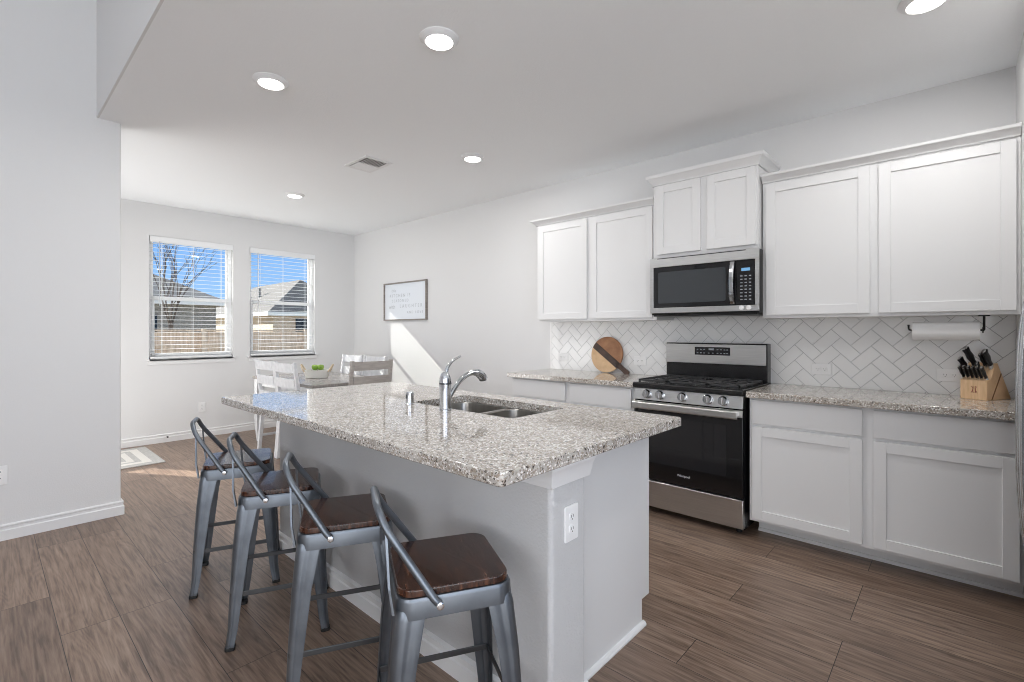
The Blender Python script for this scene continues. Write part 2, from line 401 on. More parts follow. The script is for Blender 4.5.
def base_prof(s=1):   # (outward, z)
    return [(0, 0), (.016, 0), (.016, .060), (.011, .066), (.011, .080), (.014, .084), (.014, .091), (.006, .096), (0, .098)]
def base_along_x(name, x0, x1, y, side, parent=None, extra=None):
    b = bm_(); prism(b, [(y+side*p[0], p[1]) for p in base_prof()], 'x', x0, x1)
    return obj(name, b, 'trim', parent, kind=None if parent else 'structure')
def base_along_y(name, y0, y1, x, side, parent=None):
    b = bm_(); prism(b, [(x+side*p[0], p[1]) for p in base_prof()], 'y', y0, y1)
    return obj(name, b, 'trim', parent, kind=None if parent else 'structure')
b = bm_()
prof = base_prof()
# baseboard of the left wall wrapping its free end
lp = []
for o_, z in prof:
    lp.append([(XL+o_, -3.98, z), (XL+o_, .665+o_, z), (XL-.12-o_, .665+o_, z), (XL-.12-o_, -.63, z)])
R = [[b.verts.new(p) for p in l] for l in lp]
for i in range(len(R)-1):
    for k in range(3): b.faces.new((R[i][k], R[i][k+1], R[i+1][k+1], R[i+1][k]))
struct('baseboard_left', b, 'trim')
base_along_y('baseboard_window', -.63, YW, XW, 1)
base_along_x('baseboard_kitchen', XW, -2.985, YW, -1)

# ------------------------------------------------------------------ windows and blinds
def window(n, ya, yb):
    root = thing('window_%d' % n, '', '', (0, 0, 0)); del root['label']; del root['category']; root['kind'] = 'structure'
    x0, x1 = XW-.125, XW-.075; z0, z1 = WZ; f = .035; zm = (z0+z1)/2-.0
    b = bm_()
    box(b, x0, x1, ya, ya+f, z0, z1); box(b, x0, x1, yb-f, yb, z0, z1); box(b, x0, x1, ya+f, yb-f, z0, z0+f); box(b, x0, x1, ya+f, yb-f, z1-f, z1)
    obj('window_frame', b, 'vinyl', root, bevel=.003)
    b = bm_(); s = .03; xs0, xs1 = x0+.02, x1+.006
    # lower sash with meeting rail
    box(b, xs0, xs1, ya+f, ya+f+s, z0+f, zm+.02); box(b, xs0, xs1, yb-f-s, yb-f, z0+f, zm+.02)
    box(b, xs0, xs1, ya+f+s, yb-f-s, z0+f, z0+f+s); box(b, xs0, xs1, ya+f+s, yb-f-s, zm-.022, zm+.022)
    obj('lower_sash', b, 'vinyl', root, bevel=.003)
    b = bm_(); xs0, xs1 = x0+.002, x0+.018; s = .022
    box(b, xs0, xs1, ya+f, ya+f+s, zm+.022, z1-f); box(b, xs0, xs1, yb-f-s, yb-f, zm+.022, z1-f); box(b, xs0, xs1, ya+f+s, yb-f-s, z1-f-s, z1-f)
    obj('upper_sash', b, 'vinyl', root, bevel=.002)
    b = bm_(); box(b, x0+.028, x0+.032, ya+f, yb-f, z0+f, zm); obj('glass_pane', b, 'glass', root)
    b = bm_(); box(b, x0+.008, x0+.012, ya+f, yb-f, zm, z1-f); obj('glass_pane', b, 'glass', root)
    b = bm_(); box(b, x1+.006, x1+.016, (ya+yb)/2-.03, (ya+yb)/2+.03, zm+.012, zm+.024); obj('sash_lock', b, 'vinyl', root, bevel=.002)
    b = bm_(); box(b, XW-.075, XW+.022, ya-.0, yb+.0, z0-.018, z0+.0); box(b, XW, XW+.022, ya-.03, yb+.03, z0-.018, z0+.0); box(b, XW, XW+.012, ya-.02, yb+.02, z0-.065, z0-.018)
    obj('window_sill', b, 'trim', root, bevel=.003)
    return root
window(1, *W1); window(2, *W2)

def blind(ya, yb, label):
    root = thing('window_blind', label, 'blind', (XW-.03, (ya+yb)/2, WZ[1]), 0, 'open slat blinds in the breakfast windows')
    hw = (yb-ya)/2-.012; H = WZ[1]-WZ[0]
    b = bm_(); box(b, -.028, .028, -hw, hw, -.05, -.004); obj('headrail', b, 'slat', root, bevel=.002)
    b = bm_(); box(b, .030, .040, -hw-.008, hw+.008, -.068, -.002); obj('valance', b, 'slat', root, bevel=.003)
    b = bm_(); th = math.radians(2); n = 27; ps = (H-.10)/n
    for i in range(n):
        z = -.082-ps*i; c, s = math.cos(th), math.sin(th)
        pts = []
        for q, k in ((-.0245, 0), (-.012, .0014), (0, .0018), (.012, .0014), (.0245, 0)):
            pts.append((q*c+k*s, z-q*s+k*c))
        low = [(p[0], p[1]-.0014) for p in pts[::-1]]
        prism(b, pts+low, 'y', -hw, hw)
    obj('slats', b, 'slat', root)
    b = bm_(); box(b, -.026, .026, -hw, hw, -H+.002, -H+.026); obj('bottom_rail', b, 'slat', root, bevel=.004)
    for yy in (-hw*.72, 0, hw*.72):
        b = bm_()
        for xx in (-.027, .027): box(b, xx-.0008, xx+.0008, yy-.0015, yy+.0015, -H+.02, -.05)
        obj('ladder_cord', b, 'slat', root)
    b = bm_(); tube(b, [(.045, -hw+.085, -.06), (.047, -hw+.085, -.80)], .0045, 8); obj('tilt_wand', b, 'darkslot' if False else 'greyink', root)
    return root
blind(*W1, 'open white slat blind in the left window, bare tree and grey roof behind')
blind(*W2, 'open white slat blind in the right window, above the dining chairs')

# ------------------------------------------------------------------ outlets
def outlet(label, loc, rot, kind='duplex', horiz=False):
    root = thing('wall_outlet', label, 'outlet', loc, 0); root.rotation_euler = rot   # local: plate in XZ, facing -Y
    w_, h_ = (.0365, .058) if not horiz else (.058, .0365)
    b = bm_(); prism(b, rrect(-w_, w_, -h_, h_, .005, 3), 'y', -.006, 0); obj('cover_plate', b, 'plastic', root, bevel=.0015)
    for s in (-1, 1):
        cx, cz = ((0, s*.02) if not horiz else (s*.02, 0))
        b = bm_(); prism(b, rrect(cx-.0165, cx+.0165, cz-.0145, cz+.0145, .010, 4), 'y', -.0085, -.006)
        r_ = obj('receptacle', b, 'plastic', root, bevel=.0008)
        b = bm_()
        for sx in (-.006, .006): box(b, cx+sx-.001, cx+sx+.001, -.0088, -.0084, cz-.001, cz+.007)
        box(b, cx-.002, cx+.002, -.0088, -.0084, cz-.009, cz-.005)
        obj('slot', b, 'darkslot', r_)
    return root
outlet('white outlet on the herringbone backsplash left of the round cutting board', (-2.826, YW-.012, 1.033), (0, 0, 0), horiz=True)
outlet('white outlet on the backsplash between the cutting board and the range', (-2.007, YW-.012, 1.030), (0, 0, 0), horiz=True)
outlet('white outlet on the backsplash just right of the range', (-.672, YW-.012, 1.030), (0, 0, 0), horiz=True)
outlet('white outlet on the backsplash half hidden behind the knife block', (-.03, YW-.012, 1.028), (0, 0, 0), horiz=True)
outlet('white outlet on the rounded end of the island under the granite overhang', (-.933, 1.303, .661), (0, 0, PI/2))
outlet('white outlet cut off by the left picture edge on the grey wall', (XL, .075, .40), (0, 0, PI/2))
outlet('small white outlet low on the window wall behind the first stool', (XW, 1.815, .363), (0, 0, PI/2))
root = thing('door_stop', 'small spring door stop on the baseboard under the left window', 'door stop', (XW+.016, 1.45, .068))
b = bm_(); tube(b, [(0, 0, 0), (.055, 0, 0)], .006, 8); obj('spring', b, 'bolt', root)
b = bm_(); lathe(b, [(.009, .055), (.009, .068)], axis='x', n=10); obj('rubber_tip', b, 'rubber', root)

# ------------------------------------------------------------------ ceiling fittings
def disc_light(x, y, label):
    root = thing('recessed_light', label, 'ceiling light', (x, y, HC), 0, 'round recessed ceiling lights')
    b = bm_(); lathe(b, [(.066, -.020), (.072, -.022), (.080, -.017), (.097, -.004), (.098, 0)], n=40, close=False); obj('trim_ring', b, 'trim', root, smooth=True)
    b = bm_(); lathe(b, [(.067, -.021), (.060, -.0235), (.02, -.0245)], n=40); obj('lens', b, 'lens', root, smooth=True)
    d = bpy.data.lights.new('lamp', 'AREA'); d.shape = 'DISK'; d.size = .12; d.energy = DISC_POWER; d.color = (1, .985, .965)
    o = bpy.data.objects.new('lamp', d); C.objects.link(o); o.parent = root; o.location = (0, 0, -.027)
disc_light(-1.90, 1.54, 'lit recessed ceiling light, nearest of those above the island')
disc_light(-2.945, 1.14, 'lit recessed ceiling light high on the left beside the soffit edge')
disc_light(-2.99, 2.78, 'small lit recessed ceiling light right of the air vent')
disc_light(-5.21, 2.26, 'farthest lit recessed ceiling light, above the dining table')
disc_light(-.10, 2.80, 'lit recessed ceiling light cut by the top edge above the right cabinets')
root = thing('ceiling_vent', 'white louvred ceiling air vent between the recessed lights', 'air vent', (-3.79, 2.28, HC))
b = bm_(); 
for (x0, x1, y0, y1) in ((-.18, .18, -.13, -.10), (-.18, .18, .10, .13), (-.18, -.15, -.10, .10), (.15, .18, -.10, .10)): box(b, x0, x1, y0, y1, -.008, 0)
obj('frame', b, 'trim', root, bevel=.002)
b = bm_(); box(b, -.15, .15, -.10, .10, -.002, 0); obj('duct_opening', b, 'darkslot', root)
b = bm_()
for k in range(9):
    y = -.088+.022*k; prism(b, [(y, -.004), (y+.015, -.010), (y+.017, -.009), (y+.002, -.003)], 'x', -.15, -.005 if k < 5 else -.005)
    prism(b, [(y, -.010), (y+.015, -.004), (y+.017, -.005), (y+.002, -.011)], 'x', .005, .15)
box(b, -.005, .005, -.10, .10, -.009, -.002)
obj('louvres', b, 'trim', root)

# ------------------------------------------------------------------ cabinets
def shaker(name, parent, x0, x1, z0, z1, yf, t=.020, rail=.057, flip=1):
    """door in the XZ plane, its face at yf looking towards -Y*flip"""
    b = bm_(); f = flip
    yb = yf+f*t; yp = yf+f*.008
    def bx(a, c, d, e, y0, y1): box(b, a, c, min(y0, y1), max(y0, y1), d, e)
    bx(x0, x0+rail, z0, z1, yf, yb); bx(x1-rail, x1, z0, z1, yf, yb)
    bx(x0+rail, x1-rail, z0, z0+rail, yf, yb); bx(x0+rail, x1-rail, z1-rail, z1, yf, yb)
    bx(x0+rail-.001, x1-rail+.001, z0+rail-.001, z1-rail+.001, yp, yb-f*.001)
    return obj(name, b, 'cab', parent, bevel=.0012, seg=1)
def slab(name, parent, x0, x1, z0, z1, yf, t=.02):
    b = bm_(); box(b, x0, x1, yf, yf+t, z0, z1); return obj(name, b, 'cab', parent, bevel=.0015, seg=1)
def crown(parent, x0, x1, y0, yb, z0, prof, left=True, right=True):
    b = bm_(); R = []
    for o_, z in prof:
        l = o_ if left else 0; r = o_ if right else 0
        R.append([b.verts.new(p) for p in ((x0-l, yb, z0+z), (x0-l, y0-o_, z0+z), (x1+r, y0-o_, z0+z), (x1+r, yb, z0+z))])
    for a, c in zip(R, R[1:]):
        for k in range(4): b.faces.new((a[k], a[(k+1) % 4], c[(k+1) % 4], c[k]))
    b.faces.new(R[0][::-1]); b.faces.new(R[-1])
    obj('crown_moulding', b, 'cab', parent, bevel=.001, seg=1)
def carcass(parent, x0, x1, y0, y1, z0, z1):
    b = bm_(); box(b, x0, x1, y0, y1, z0, z1); obj('cabinet_box', b, 'cab', parent, bevel=.001, seg=1)

CP = [(0, 0), (.006, 0), (.008, .012), (.020, .030), (.026, .036), (.028, .050), (.028, .052)]
yb_ = YW-.001
r_ = thing('upper_cabinet', 'white two-door wall cabinet left of the microwave', 'cabinet', (-2.315, YW, 1.372))
def rel(root):   # keep world coordinates: parent inverse through offsets
    root.location = (0, 0, 0)
rel(r_); carcass(r_, -2.905, -1.712, 3.53, yb_, 1.372, 2.285)
shaker('door', r_, -2.880, -2.345, 1.392, 2.255, 3.510); shaker('door', r_, -2.305, -1.742, 1.392, 2.255, 3.510)
crown(r_, -2.905, -1.718, 3.528, yb_, 2.268, [(a*1.9, z) for a, z in CP], right=False)
r_ = thing('upper_cabinet', 'short white two-door cabinet above the microwave, with the tallest crown', 'cabinet'); 
carcass(r_, -1.708, -.968, 3.47, yb_, 1.836, 2.402)
shaker('door', r_, -1.678, -1.345, 1.862, 2.380, 3.450); shaker('door', r_, -1.300, -.980, 1.862, 2.380, 3.450)
crown(r_, -1.708, -.968, 3.468, yb_, 2.385, [(a*1.6, z*1.5) for a, z in CP])
r_ = thing('upper_cabinet', 'wide white two-door wall cabinet above the paper towel and knife block', 'cabinet')
carcass(r_, -.957, XR-.002, 3.53, yb_, 1.372, 2.285)
shaker('door', r_, -.935, -.375, 1.392, 2.255, 3.510); shaker('door', r_, -.335, .222, 1.392, 2.255, 3.510)
crown(r_, -.957, XR-.002, 3.528, yb_, 2.268, [(a*1.9, z) for a, z in CP], left=False, right=False)

def base_cab(label, x0, x1, cols):
    r_ = thing('base_cabinet', label, 'cabinet')
    carcass(r_, x0, x1, 3.245, yb_, .108, .875)
    b = bm_(); box(b, x0+.01, x1, 3.405, 3.42, 0, .108); obj('toe_kick', b, 'cab', r_)
    b = bm_(); prism(b, [(3.405, 0), (3.389, 0), (3.389, .01), (3.395, .017), (3.405, .019)], 'x', x0+.01, x1); obj('shoe_moulding', b, 'trim', r_)
    for a, c in cols:
        slab('drawer', r_, a, c, .716, .862, 3.225); shaker('door', r_, a, c, .127, .698, 3.225)
base_cab('white base cabinet with two drawers and two doors right of the range', -.955, XR-.002, ((-.938, -.379), (-.331, .215)))
base_cab('white base cabinet left of the range under the cutting board', -2.965, -1.742, ((-2.939, -2.365), (-2.322, -1.766)))

def counter(name, label, x0, x1, y0, y1):
    b = bm_(); P_ = rrect(x0, x1, y0, y1, .004, 2); prism(b, P_, 'z', .876, .914)
    return tag(obj(name, b, 'granite', bevel=.004), label, 'countertop')
counter('granite_countertop', 'granite countertop right of the range holding the knife block', -.962, XR-.001, 3.19, YW-.001)
counter('granite_countertop', 'granite countertop left of the range under the cutting board', -2.985, -1.734, 3.19, YW-.001)

# ------------------------------------------------------------------ herringbone backsplash
def backsplash():
    root = thing('tile_backsplash', 'white herringbone tile backsplash with grey grout behind the range', 'backsplash')
    x0, x1, z0, z1 = -2.975, XR-.001, .914, 1.402
    b = bm_(); box(b, x0, x1, YW-.008, YW-.0005, z0, z1); obj('grout', b, 'grout', root)
    Wt, g = .0762, .0013; b = bm_(); c45 = math.cos(PI/4)
    ox, oz = -.672, 1.03
    def clip(poly, ax, val, keep):
        o_ = []
        for i in range(len(poly)):
            p, q = poly[i], poly[(i+1) % len(poly)]
            ip = (p[ax]-val)*keep >= 0; iq = (q[ax]-val)*keep >= 0
            if ip: o_.append(p)
            if ip != iq:
                t = (val-p[ax])/(q[ax]-p[ax]); o_.append((p[0]+t*(q[0]-p[0]), p[1]+t*(q[1]-p[1])))
        return o_
    for k in range(-45, 45):
        for m in range(-20, 20):
            cx, cy = k+4*m, k
            for (a0, b0, a1, b1) in ((cx, cy, cx+2, cy+1), (cx, cy+1, cx+1, cy+3)):
                q = [(a0*Wt+g, b0*Wt+g), (a1*Wt-g, b0*Wt+g), (a1*Wt-g, b1*Wt-g), (a0*Wt+g, b1*Wt-g)]
                q = [(ox+(u-v)*c45, oz+(u+v)*c45) for u, v in q]
                if max(p[0] for p in q) < x0 or min(p[0] for p in q) > x1 or max(p[1] for p in q) < z0 or min(p[1] for p in q) > z1: continue
                for ax, val, keep in ((0, x0, 1), (0, x1, -1), (1, z0, 1), (1, z1, -1)):
                    q = clip(q, ax, val, keep)
                    if len(q) < 3: break
                if len(q) < 3: continue
                A = [b.verts.new((p[0], YW-.006, p[1])) for p in q]; B = [b.verts.new((p[0], YW-.0092, p[1])) for p in q]
                cen = (sum(p[0] for p in q)/len(q), sum(p[1] for p in q)/len(q))
                D = [b.verts.new((p[0]+(cen[0]-p[0])*.02, YW-.0102, p[1]+(cen[1]-p[1])*.02)) for p in q]
                n = len(q)
                for i in range(n):
                    b.faces.new((A[i], A[(i+1) % n], B[(i+1) % n], B[i])); b.faces.new((B[i], B[(i+1) % n], D[(i+1) % n], D[i]))
                b.faces.new(D)
    obj('tiles', b, 'tile', root)
    b = bm_(); box(b, x0-.012, x0, YW-.012, YW, z0, 1.372); obj('edge_strip', b, 'plastic', root)
backsplash()

# ------------------------------------------------------------------ range
def gas_range():
    r = thing('gas_range', 'stainless steel gas range with black oven door between the base cabinets', 'range')
    x0, x1 = -1.730, -.980
    b = bm_(); box(b, x0+.004, x1-.004, 3.245, 3.825, .03, .895); obj('body', b, 'blackenamel', r, bevel=.003)
    for sx in (x0+.05, x1-.05):
        for sy in (3.29, 3.78):
            b = bm_(); lathe(b, [(.018, 0), (.018, .03)], (sx, sy, 0), n=12); obj('foot', b, 'rubber', r)
    b = bm_(); box(b, x0, x1, 3.20, 3.235, .048, .228); obj('storage_drawer', b, 'steel', r, bevel=.003)
    d = bm_(); box(d, x0+.003, x1-.003, 3.20, 3.24, .240, .792); dr = obj('oven_door', d, 'blackglass', r, bevel=.003)
    b = bm_(); box(b, x0+.003, x1-.003, 3.194, 3.201, .745, .790); obj('door_top_band', b, 'steel', dr, bevel=.001)
    b = bm_(); prism(b, rrect(x0+.10, x1-.10, .36, .69, .012, 3), 'y', 3.1985, 3.2005); obj('oven_window', b, 'ovenglass', dr)
    b = bm_(); prism(b, [(3.150, .738), (3.144, .745), (3.144, .781), (3.150, .788), (3.162, .788), (3.162, .738)], 'x', x0+.012, x1-.022)
    h = obj('handle', b, 'steel', dr, bevel=.002)
    for sx in (x0+.022, x1-.045):
        b = bm_(); box(b, sx, sx+.022, 3.155, 3.197, .757, .783); obj('handle_bracket', b, 'steel', dr)
    text_obj('logo', 'Whirlpool', .021, 'logo', (-1.36, 3.1985, .306), (PI/2, 0, 0), dr)
    # control panel, slightly raked
    b = bm_(); prism(b, [(3.196, .798), (3.212, .878), (3.26, .878), (3.26, .798)], 'x', x0+.002, x1-.002); cp = obj('control_panel', b, 'steel', r, bevel=.002)
    for kx in (-1.625, -1.527, -1.367, -1.197, -1.100):
        c0 = (kx, 3.203, .842)
        b = bm_(); lathe(b, [(.033, .000), (.033, -.006), (.030, -.008), (.027, -.028), (.024, -.032)], c0, 'y', 28)
        k = obj('knob', b, 'chrome', cp, smooth=True)
        b = bm_(); box(b, kx-.0045, kx+.0045, 3.203-.040, 3.203-.026, .842-.021, .842+.021); obj('knob_grip', b, 'chrome', k, bevel=.002)
    # cooktop
    b = bm_(); prism(b, [(3.188, .884), (3.186, .912), (3.195, .920), (3.735, .920), (3.735, .884)], 'x', x0-.002, x1+.002); ct = obj('cooktop', b, 'blackenamel', r, bevel=.003)
    for gx0, gx1 in ((x0+.025, -1.49), (-1.480, -1.215), (-1.205, x1-.025)):
        b = bm_(); z0, z1 = .928, .941; y0, y1 = 3.225, 3.705
        for (a, c, d_, e_) in ((gx0, gx1, y0, y0+.012), (gx0, gx1, y1-.012, y1), (gx0, gx0+.012, y0, y1), (gx1-.012, gx1, y0, y1), (gx0, gx1, (y0+y1)/2-.006, (y0+y1)/2+.006)):
            box(b, a, c, d_, e_, z0, z1)
        cx = (gx0+gx1)/2
        for cy in (y0+.12, y1-.12):
            for k in range(4):
                a = k*PI/2+PI/4*0; tube(b, [(cx+math.cos(a)*.035, cy+math.sin(a)*.035, .938), (cx+math.cos(a)*.11, cy+math.sin(a)*.11, .935)], .006, 6)
        for px in (gx0+.006, gx1-.006):
            for py in (y0+.006, y1-.006, (y0+y1)/2): box(b, px-.006, px+.006, py-.006, py+.006, .918, z0)
        obj('grate', b, 'iron', ct, bevel=.001, seg=1)
    for cx, cy, rr in ((-1.59, 3.345, .038), (-1.59, 3.585, .03), (-1.348, 3.465, .045), (-1.10, 3.345, .045), (-1.10, 3.585, .03)):
        b = bm_(); lathe(b, [(rr*1.15, .919), (rr*1.15, .926), (rr, .928), (rr, .934), (rr*.9, .936)], (cx, cy, 0), n=24); obj('burner', b, 'iron', ct, smooth=True)
    # backguard
    b = bm_(); box(b, x0+.002, x1-.002, 3.735, 3.82, .905, 1.195); bg_ = obj('backguard', b, 'blackenamel', r, bevel=.004)
    b = bm_(); box(b, x0+.006, x1-.010, 3.722, 3.736, 1.040, 1.187); st = obj('backguard_panel', b, 'steel', r, bevel=.003)
    b = bm_(); box(b, -1.492, -1.230, 3.7195, 3.723, 1.105, 1.165); dp = obj('display_panel', b, 'blackglass', st, bevel=.001)
    b = bm_(); box(b, -1.385, -1.345, 3.7185, 3.7198, 1.142, 1.156); obj('clock', b, 'button', dp)
    b = bm_()
    for i, kx in enumerate((-1.47, -1.445, -1.42, -1.32, -1.295, -1.27, -1.25)):
        for z in (1.120, 1.147): box(b, kx-.006, kx+.006, 3.7188, 3.7197, z-.003, z+.003)
    for kx in (-1.385, -1.355): box(b, kx-.006, kx+.006, 3.7188, 3.7197, 1.117, 1.123)
    obj('button_marks', b, 'button', dp)
gas_range()

# ------------------------------------------------------------------ microwave
def microwave():
    r = thing('microwave_oven', 'stainless over-the-range microwave mounted under the short cabinet', 'microwave')
    x0, x1 = -1.718, -.955; z0, z1 = 1.408, 1.834
    b = bm_(); box(b, x0+.004, x1-.002, 3.452, yb_, z0, z1-.002); obj('body', b, 'blackmetal', r, bevel=.003)
    yf = 3.432
    # face: steel frame round the black door glass and keypad
    b = bm_()
    for (a, c, d_, e_) in ((x0, x1, z0+.012, 1.460), (x0, x1, 1.763, z1), (x0, -1.692, 1.460, 1.763), (-.977, x1, 1.460, 1.763)): box(b, a, c, yf, yf+.022, d_, e_)
    obj('front_frame', b, 'steel', r, bevel=.002)
    b = bm_(); box(b, -1.692, -1.100, yf+.002, yf+.022, 1.460, 1.763); d = obj('door', b, 'blackglass', r, bevel=.001)
    b = bm_(); prism(b, rrect(-1.655, -1.165, 1.492, 1.725, .01, 3), 'y', yf, yf+.003); obj('door_window', b, 'microwin', d)
    b = bm_(); pts = []
    for k in range(13):
        t = k/12; pts.append((-1.118+.0, yf-.010-.030*math.sin(PI*t)**.6, 1.470+.285*t))
    rad = .013
    R = []
    for p in pts: R.append([(p[0]-.015, p[1], p[2]), (p[0]-.009, p[1]-.006, p[2]), (p[0]+.009, p[1]-.006, p[2]), (p[0]+.015, p[1], p[2]), (p[0]+.013, p[1]+.008, p[2]), (p[0]-.013, p[1]+.008, p[2])])
    loops(b, R); 
    for z in (1.475, 1.745): box(b, -1.126, -1.110, yf-.014, yf+.004, z-.006, z+.006)
    obj('handle', b, 'chrome', d, smooth=True)
    b = bm_(); box(b, -1.096, -.978, yf+.001, yf+.022, 1.461, 1.762); kp = obj('control_panel', b, 'blackglass', r, bevel=.001)
    b = bm_(); box(b, -1.062, -1.008, yf-.0005, yf+.0015, 1.688, 1.708); obj('clock_display', b, 'display', kp)
    b = bm_()
    for i in range(3):
        for j in range(8):
            cx = -1.062+.027*i; cz = 1.655-.0225*j; box(b, cx-.007, cx+.007, yf-.0002, yf+.0012, cz-.0035, cz+.0035)
    obj('keypad_marks', b, 'button', kp)
    for kx in (-1.060, -1.015):
        b = bm_(); lathe(b, [(.016, 0), (.016, -.006), (.013, -.009)], (kx, yf, 1.442), 'y', 20); obj('round_button', b, 'plastic', r, smooth=True)
    b = bm_(); box(b, x0+.02, x1-.012, 3.445, 3.75, z0-.012, z0+.001); obj('underside_grille', b, 'blackmetal', r, bevel=.002)
    b = bm_(); box(b, x0+.06, x1-.08, 3.428, 3.4325, 1.824, 1.829); obj('vent_slot', b, 'darkslot', r)
M['microwin'] = mat('microwave_window', (.045, .05, .055), .12, spec=.6)
microwave()

# ------------------------------------------------------------------ refrigerator at the right edge
def fridge():
    r = thing('refrigerator', 'stainless refrigerator cut by the right picture edge, only its bowed handle in view', 'refrigerator')
    b = bm_(); box(b, .31, 1.10, 2.33, 3.24, .03, 1.80); obj('body', b, 'gundark', r, bevel=.004)
    for (a, c, h) in ((2.335, 2.775, 2.735), (2.785, 3.235, 2.825)):
        b = bm_(); box(b, .245, .305, a, c, .09, 1.80); d = obj('door', b, 'fridge', r, bevel=.012, seg=3)
        pts = []
        for k in range(25):
            t = k/24; s = 2*t-1; pts.append((.185+.060*abs(s)**3.2, h, .26+1.32*t))
        b = bm_(); tube(b, pts, .011, 12); obj('handle', b, 'fridge', d, smooth=True)
    b = bm_(); box(b, .27, .305, 2.34, 3.235, .02, .085); obj('kick_grille', b, 'gundark', r, bevel=.003)
    b = bm_()
    lathe(b, [(.02, 0), (.02, .03)], (.34, 3.2, 0), n=12); lathe(b, [(.02, 0), (.02, .03)], (.34, 2.37, 0), n=12); obj('feet', b, 'bluefoot', r)
fridge()

# ------------------------------------------------------------------ island
def island():
    r = thing('kitchen_island', 'white and grey kitchen island base under the speckled granite top', 'island')
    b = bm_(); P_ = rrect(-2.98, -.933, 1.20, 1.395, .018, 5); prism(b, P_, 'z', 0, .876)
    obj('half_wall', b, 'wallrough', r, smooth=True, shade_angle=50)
    b = bm_()
    ex = -1.017
    prism(b, [(1.396, 0), (1.955, 0), (1.955, .112), (2.02, .112), (2.02, .875), (1.396, .875)], 'x', ex-.018, ex); obj('end_panel', b, 'cab', r, bevel=.001, seg=1)
    b = bm_(); prism(b, [(1.396, 0), (1.955, 0), (1.955, .112), (2.02, .112), (2.02, .875), (1.396, .875)], 'x', -2.94, -2.922); obj('end_panel', b, 'cab', r, bevel=.001, seg=1)
    b = bm_(); box(b, -2.922, ex-.018, 1.40, 2.0, .112, .13); box(b, -2.922, ex-.018, 1.93, 1.955, 0, .112); box(b, -2.922, ex-.018, 2.0, 2.02, .112, .875); obj('cabinet_box', b, 'cab', r)
    for a, c in ((-2.90, -2.32), (-2.28, -1.68), (-1.64, -1.035)):
        shaker('door', r, a, c, .127, .698, 2.040, flip=-1)
        b = bm_(); box(b, a, c, 2.02, 2.04, .716, .862); obj('drawer', b, 'cab', r, bevel=.0015, seg=1)
    # capital trim under the granite, wrapping front and both ends of the half wall
    b = bm_(); R = []
    for o_, z in ((0, .796), (.010, .796), (.013, .812), (.018, .822), (.020, .838), (.030, .856), (.034, .862), (.034, .8755), (0, .8755)):
        R.append([b.verts.new(p) for p in ((-2.98-o_, 1.394, z), (-2.98-o_, 1.20-o_, z), (-.933+o_, 1.20-o_, z), (-.933+o_, 1.394+o_*.0+.012, z))])
    for a, c in zip(R, R[1:]):
        for k in range(3): b.faces.new((a[k], a[k+1], c[k+1], c[k]))
    b.faces.new([x[3] for x in R]); b.faces.new([x[0] for x in R][::-1])
    obj('capital_trim', b, 'trim', r, bevel=.0015, seg=1)
    b = bm_(); R = []
    for o_, z in base_prof():
        R.append([b.verts.new(p) for p in ((-2.98-o_, 1.395, z), (-2.98-o_, 1.20-o_, z), (-.933+o_, 1.20-o_, z), (-.933+o_, 1.395, z))])
    for a, c in zip(R, R[1:]):
        for k in range(3): b.faces.new((a[k], a[k+1], c[k+1], c[k]))
    b.faces.new([x[3] for x in R]); b.faces.new([x[0] for x in R][::-1])
    obj('baseboard', b, 'trim', r)
    b = bm_(); prism(b, [(ex, 0), (ex+.016, 0), (ex+.016, .008), (ex+.010, .016), (ex, .019)], 'y', 1.396, 1.965); obj('shoe_moulding', b, 'trim', r)
island()
SX0, SX1, SY0, SY1 = -2.115, -1.398, 1.528, 1.914
def island_top():
    b = bm_(); n = 6
    O = rrect(-3.072, -.876, .915, 2.052, .018, n); I = rrect(SX0, SX1, SY0, SY1, .035, n)
    z0, z1, e = .876, .914, .004
    def L3(P_, z): return [(p[0], p[1], z) for p in P_]
    Oi = rrect(-3.072+e, -.876-e, .915+e, 2.052-e, .015, n); Ii = rrect(SX0-.002, SX1+.002, SY0-.002, SY1+.002, .037, n)
    loops(b, [L3(Ii, z1), L3(I, z1-.002), L3(I, z0), L3(Oi, z0), L3(O, z0+e), L3(O, z1-e), L3(Oi, z1), L3(Ii, z1)], (False, False))
    bmesh.ops.remove_doubles(b, verts=b.verts[:], dist=1e-6)
    tag(obj('island_countertop', b, 'granite', smooth=True, shade_angle=50), 'large speckled granite top of the island with the sink cut into it', 'countertop')
island_top()
def sink():
    r = thing('kitchen_sink', 'stainless double-basin undermount sink in the island top', 'sink')
    xm = (SX0+SX1)/2
    n = 6; zt = .8755
    for a, c in ((SX0-.006, xm-.011), (xm+.011, SX1+.006)):
        y0, y1 = SY0-.006, SY1+.006
        def lp(i, z, rr): return [(p[0], p[1], z) for p in rrect(a+i, c-i, y0+i, y1-i, rr, n)]
        b = bm_(); loops(b, [lp(-.010, zt-.002, .066), lp(-.010, zt, .066), lp(0, zt, .06), lp(.004, zt-.006, .06), lp(.012, zt-.165, .06), lp(.03, zt-.185, .05), lp(.10, zt-.190, .03)], (False, True))
        ba = obj('basin', b, 'sinksteel', r, smooth=True, shade_angle=60)
        cx, cy = (a+c)/2, (y0+y1)/2
        b = bm_(); lathe(b, [(.05, zt-.1895), (.048, zt-.187), (.038, zt-.188), (.036, zt-.1895)], (cx, cy, 0), n=24); obj('drain', b, 'chrome', ba, smooth=True)
    b = bm_(); box(b, xm-.012, xm+.012, SY0, SY1, zt-.02, zt-.006); obj('divider', b, 'sinksteel', r, bevel=.004)
sink()
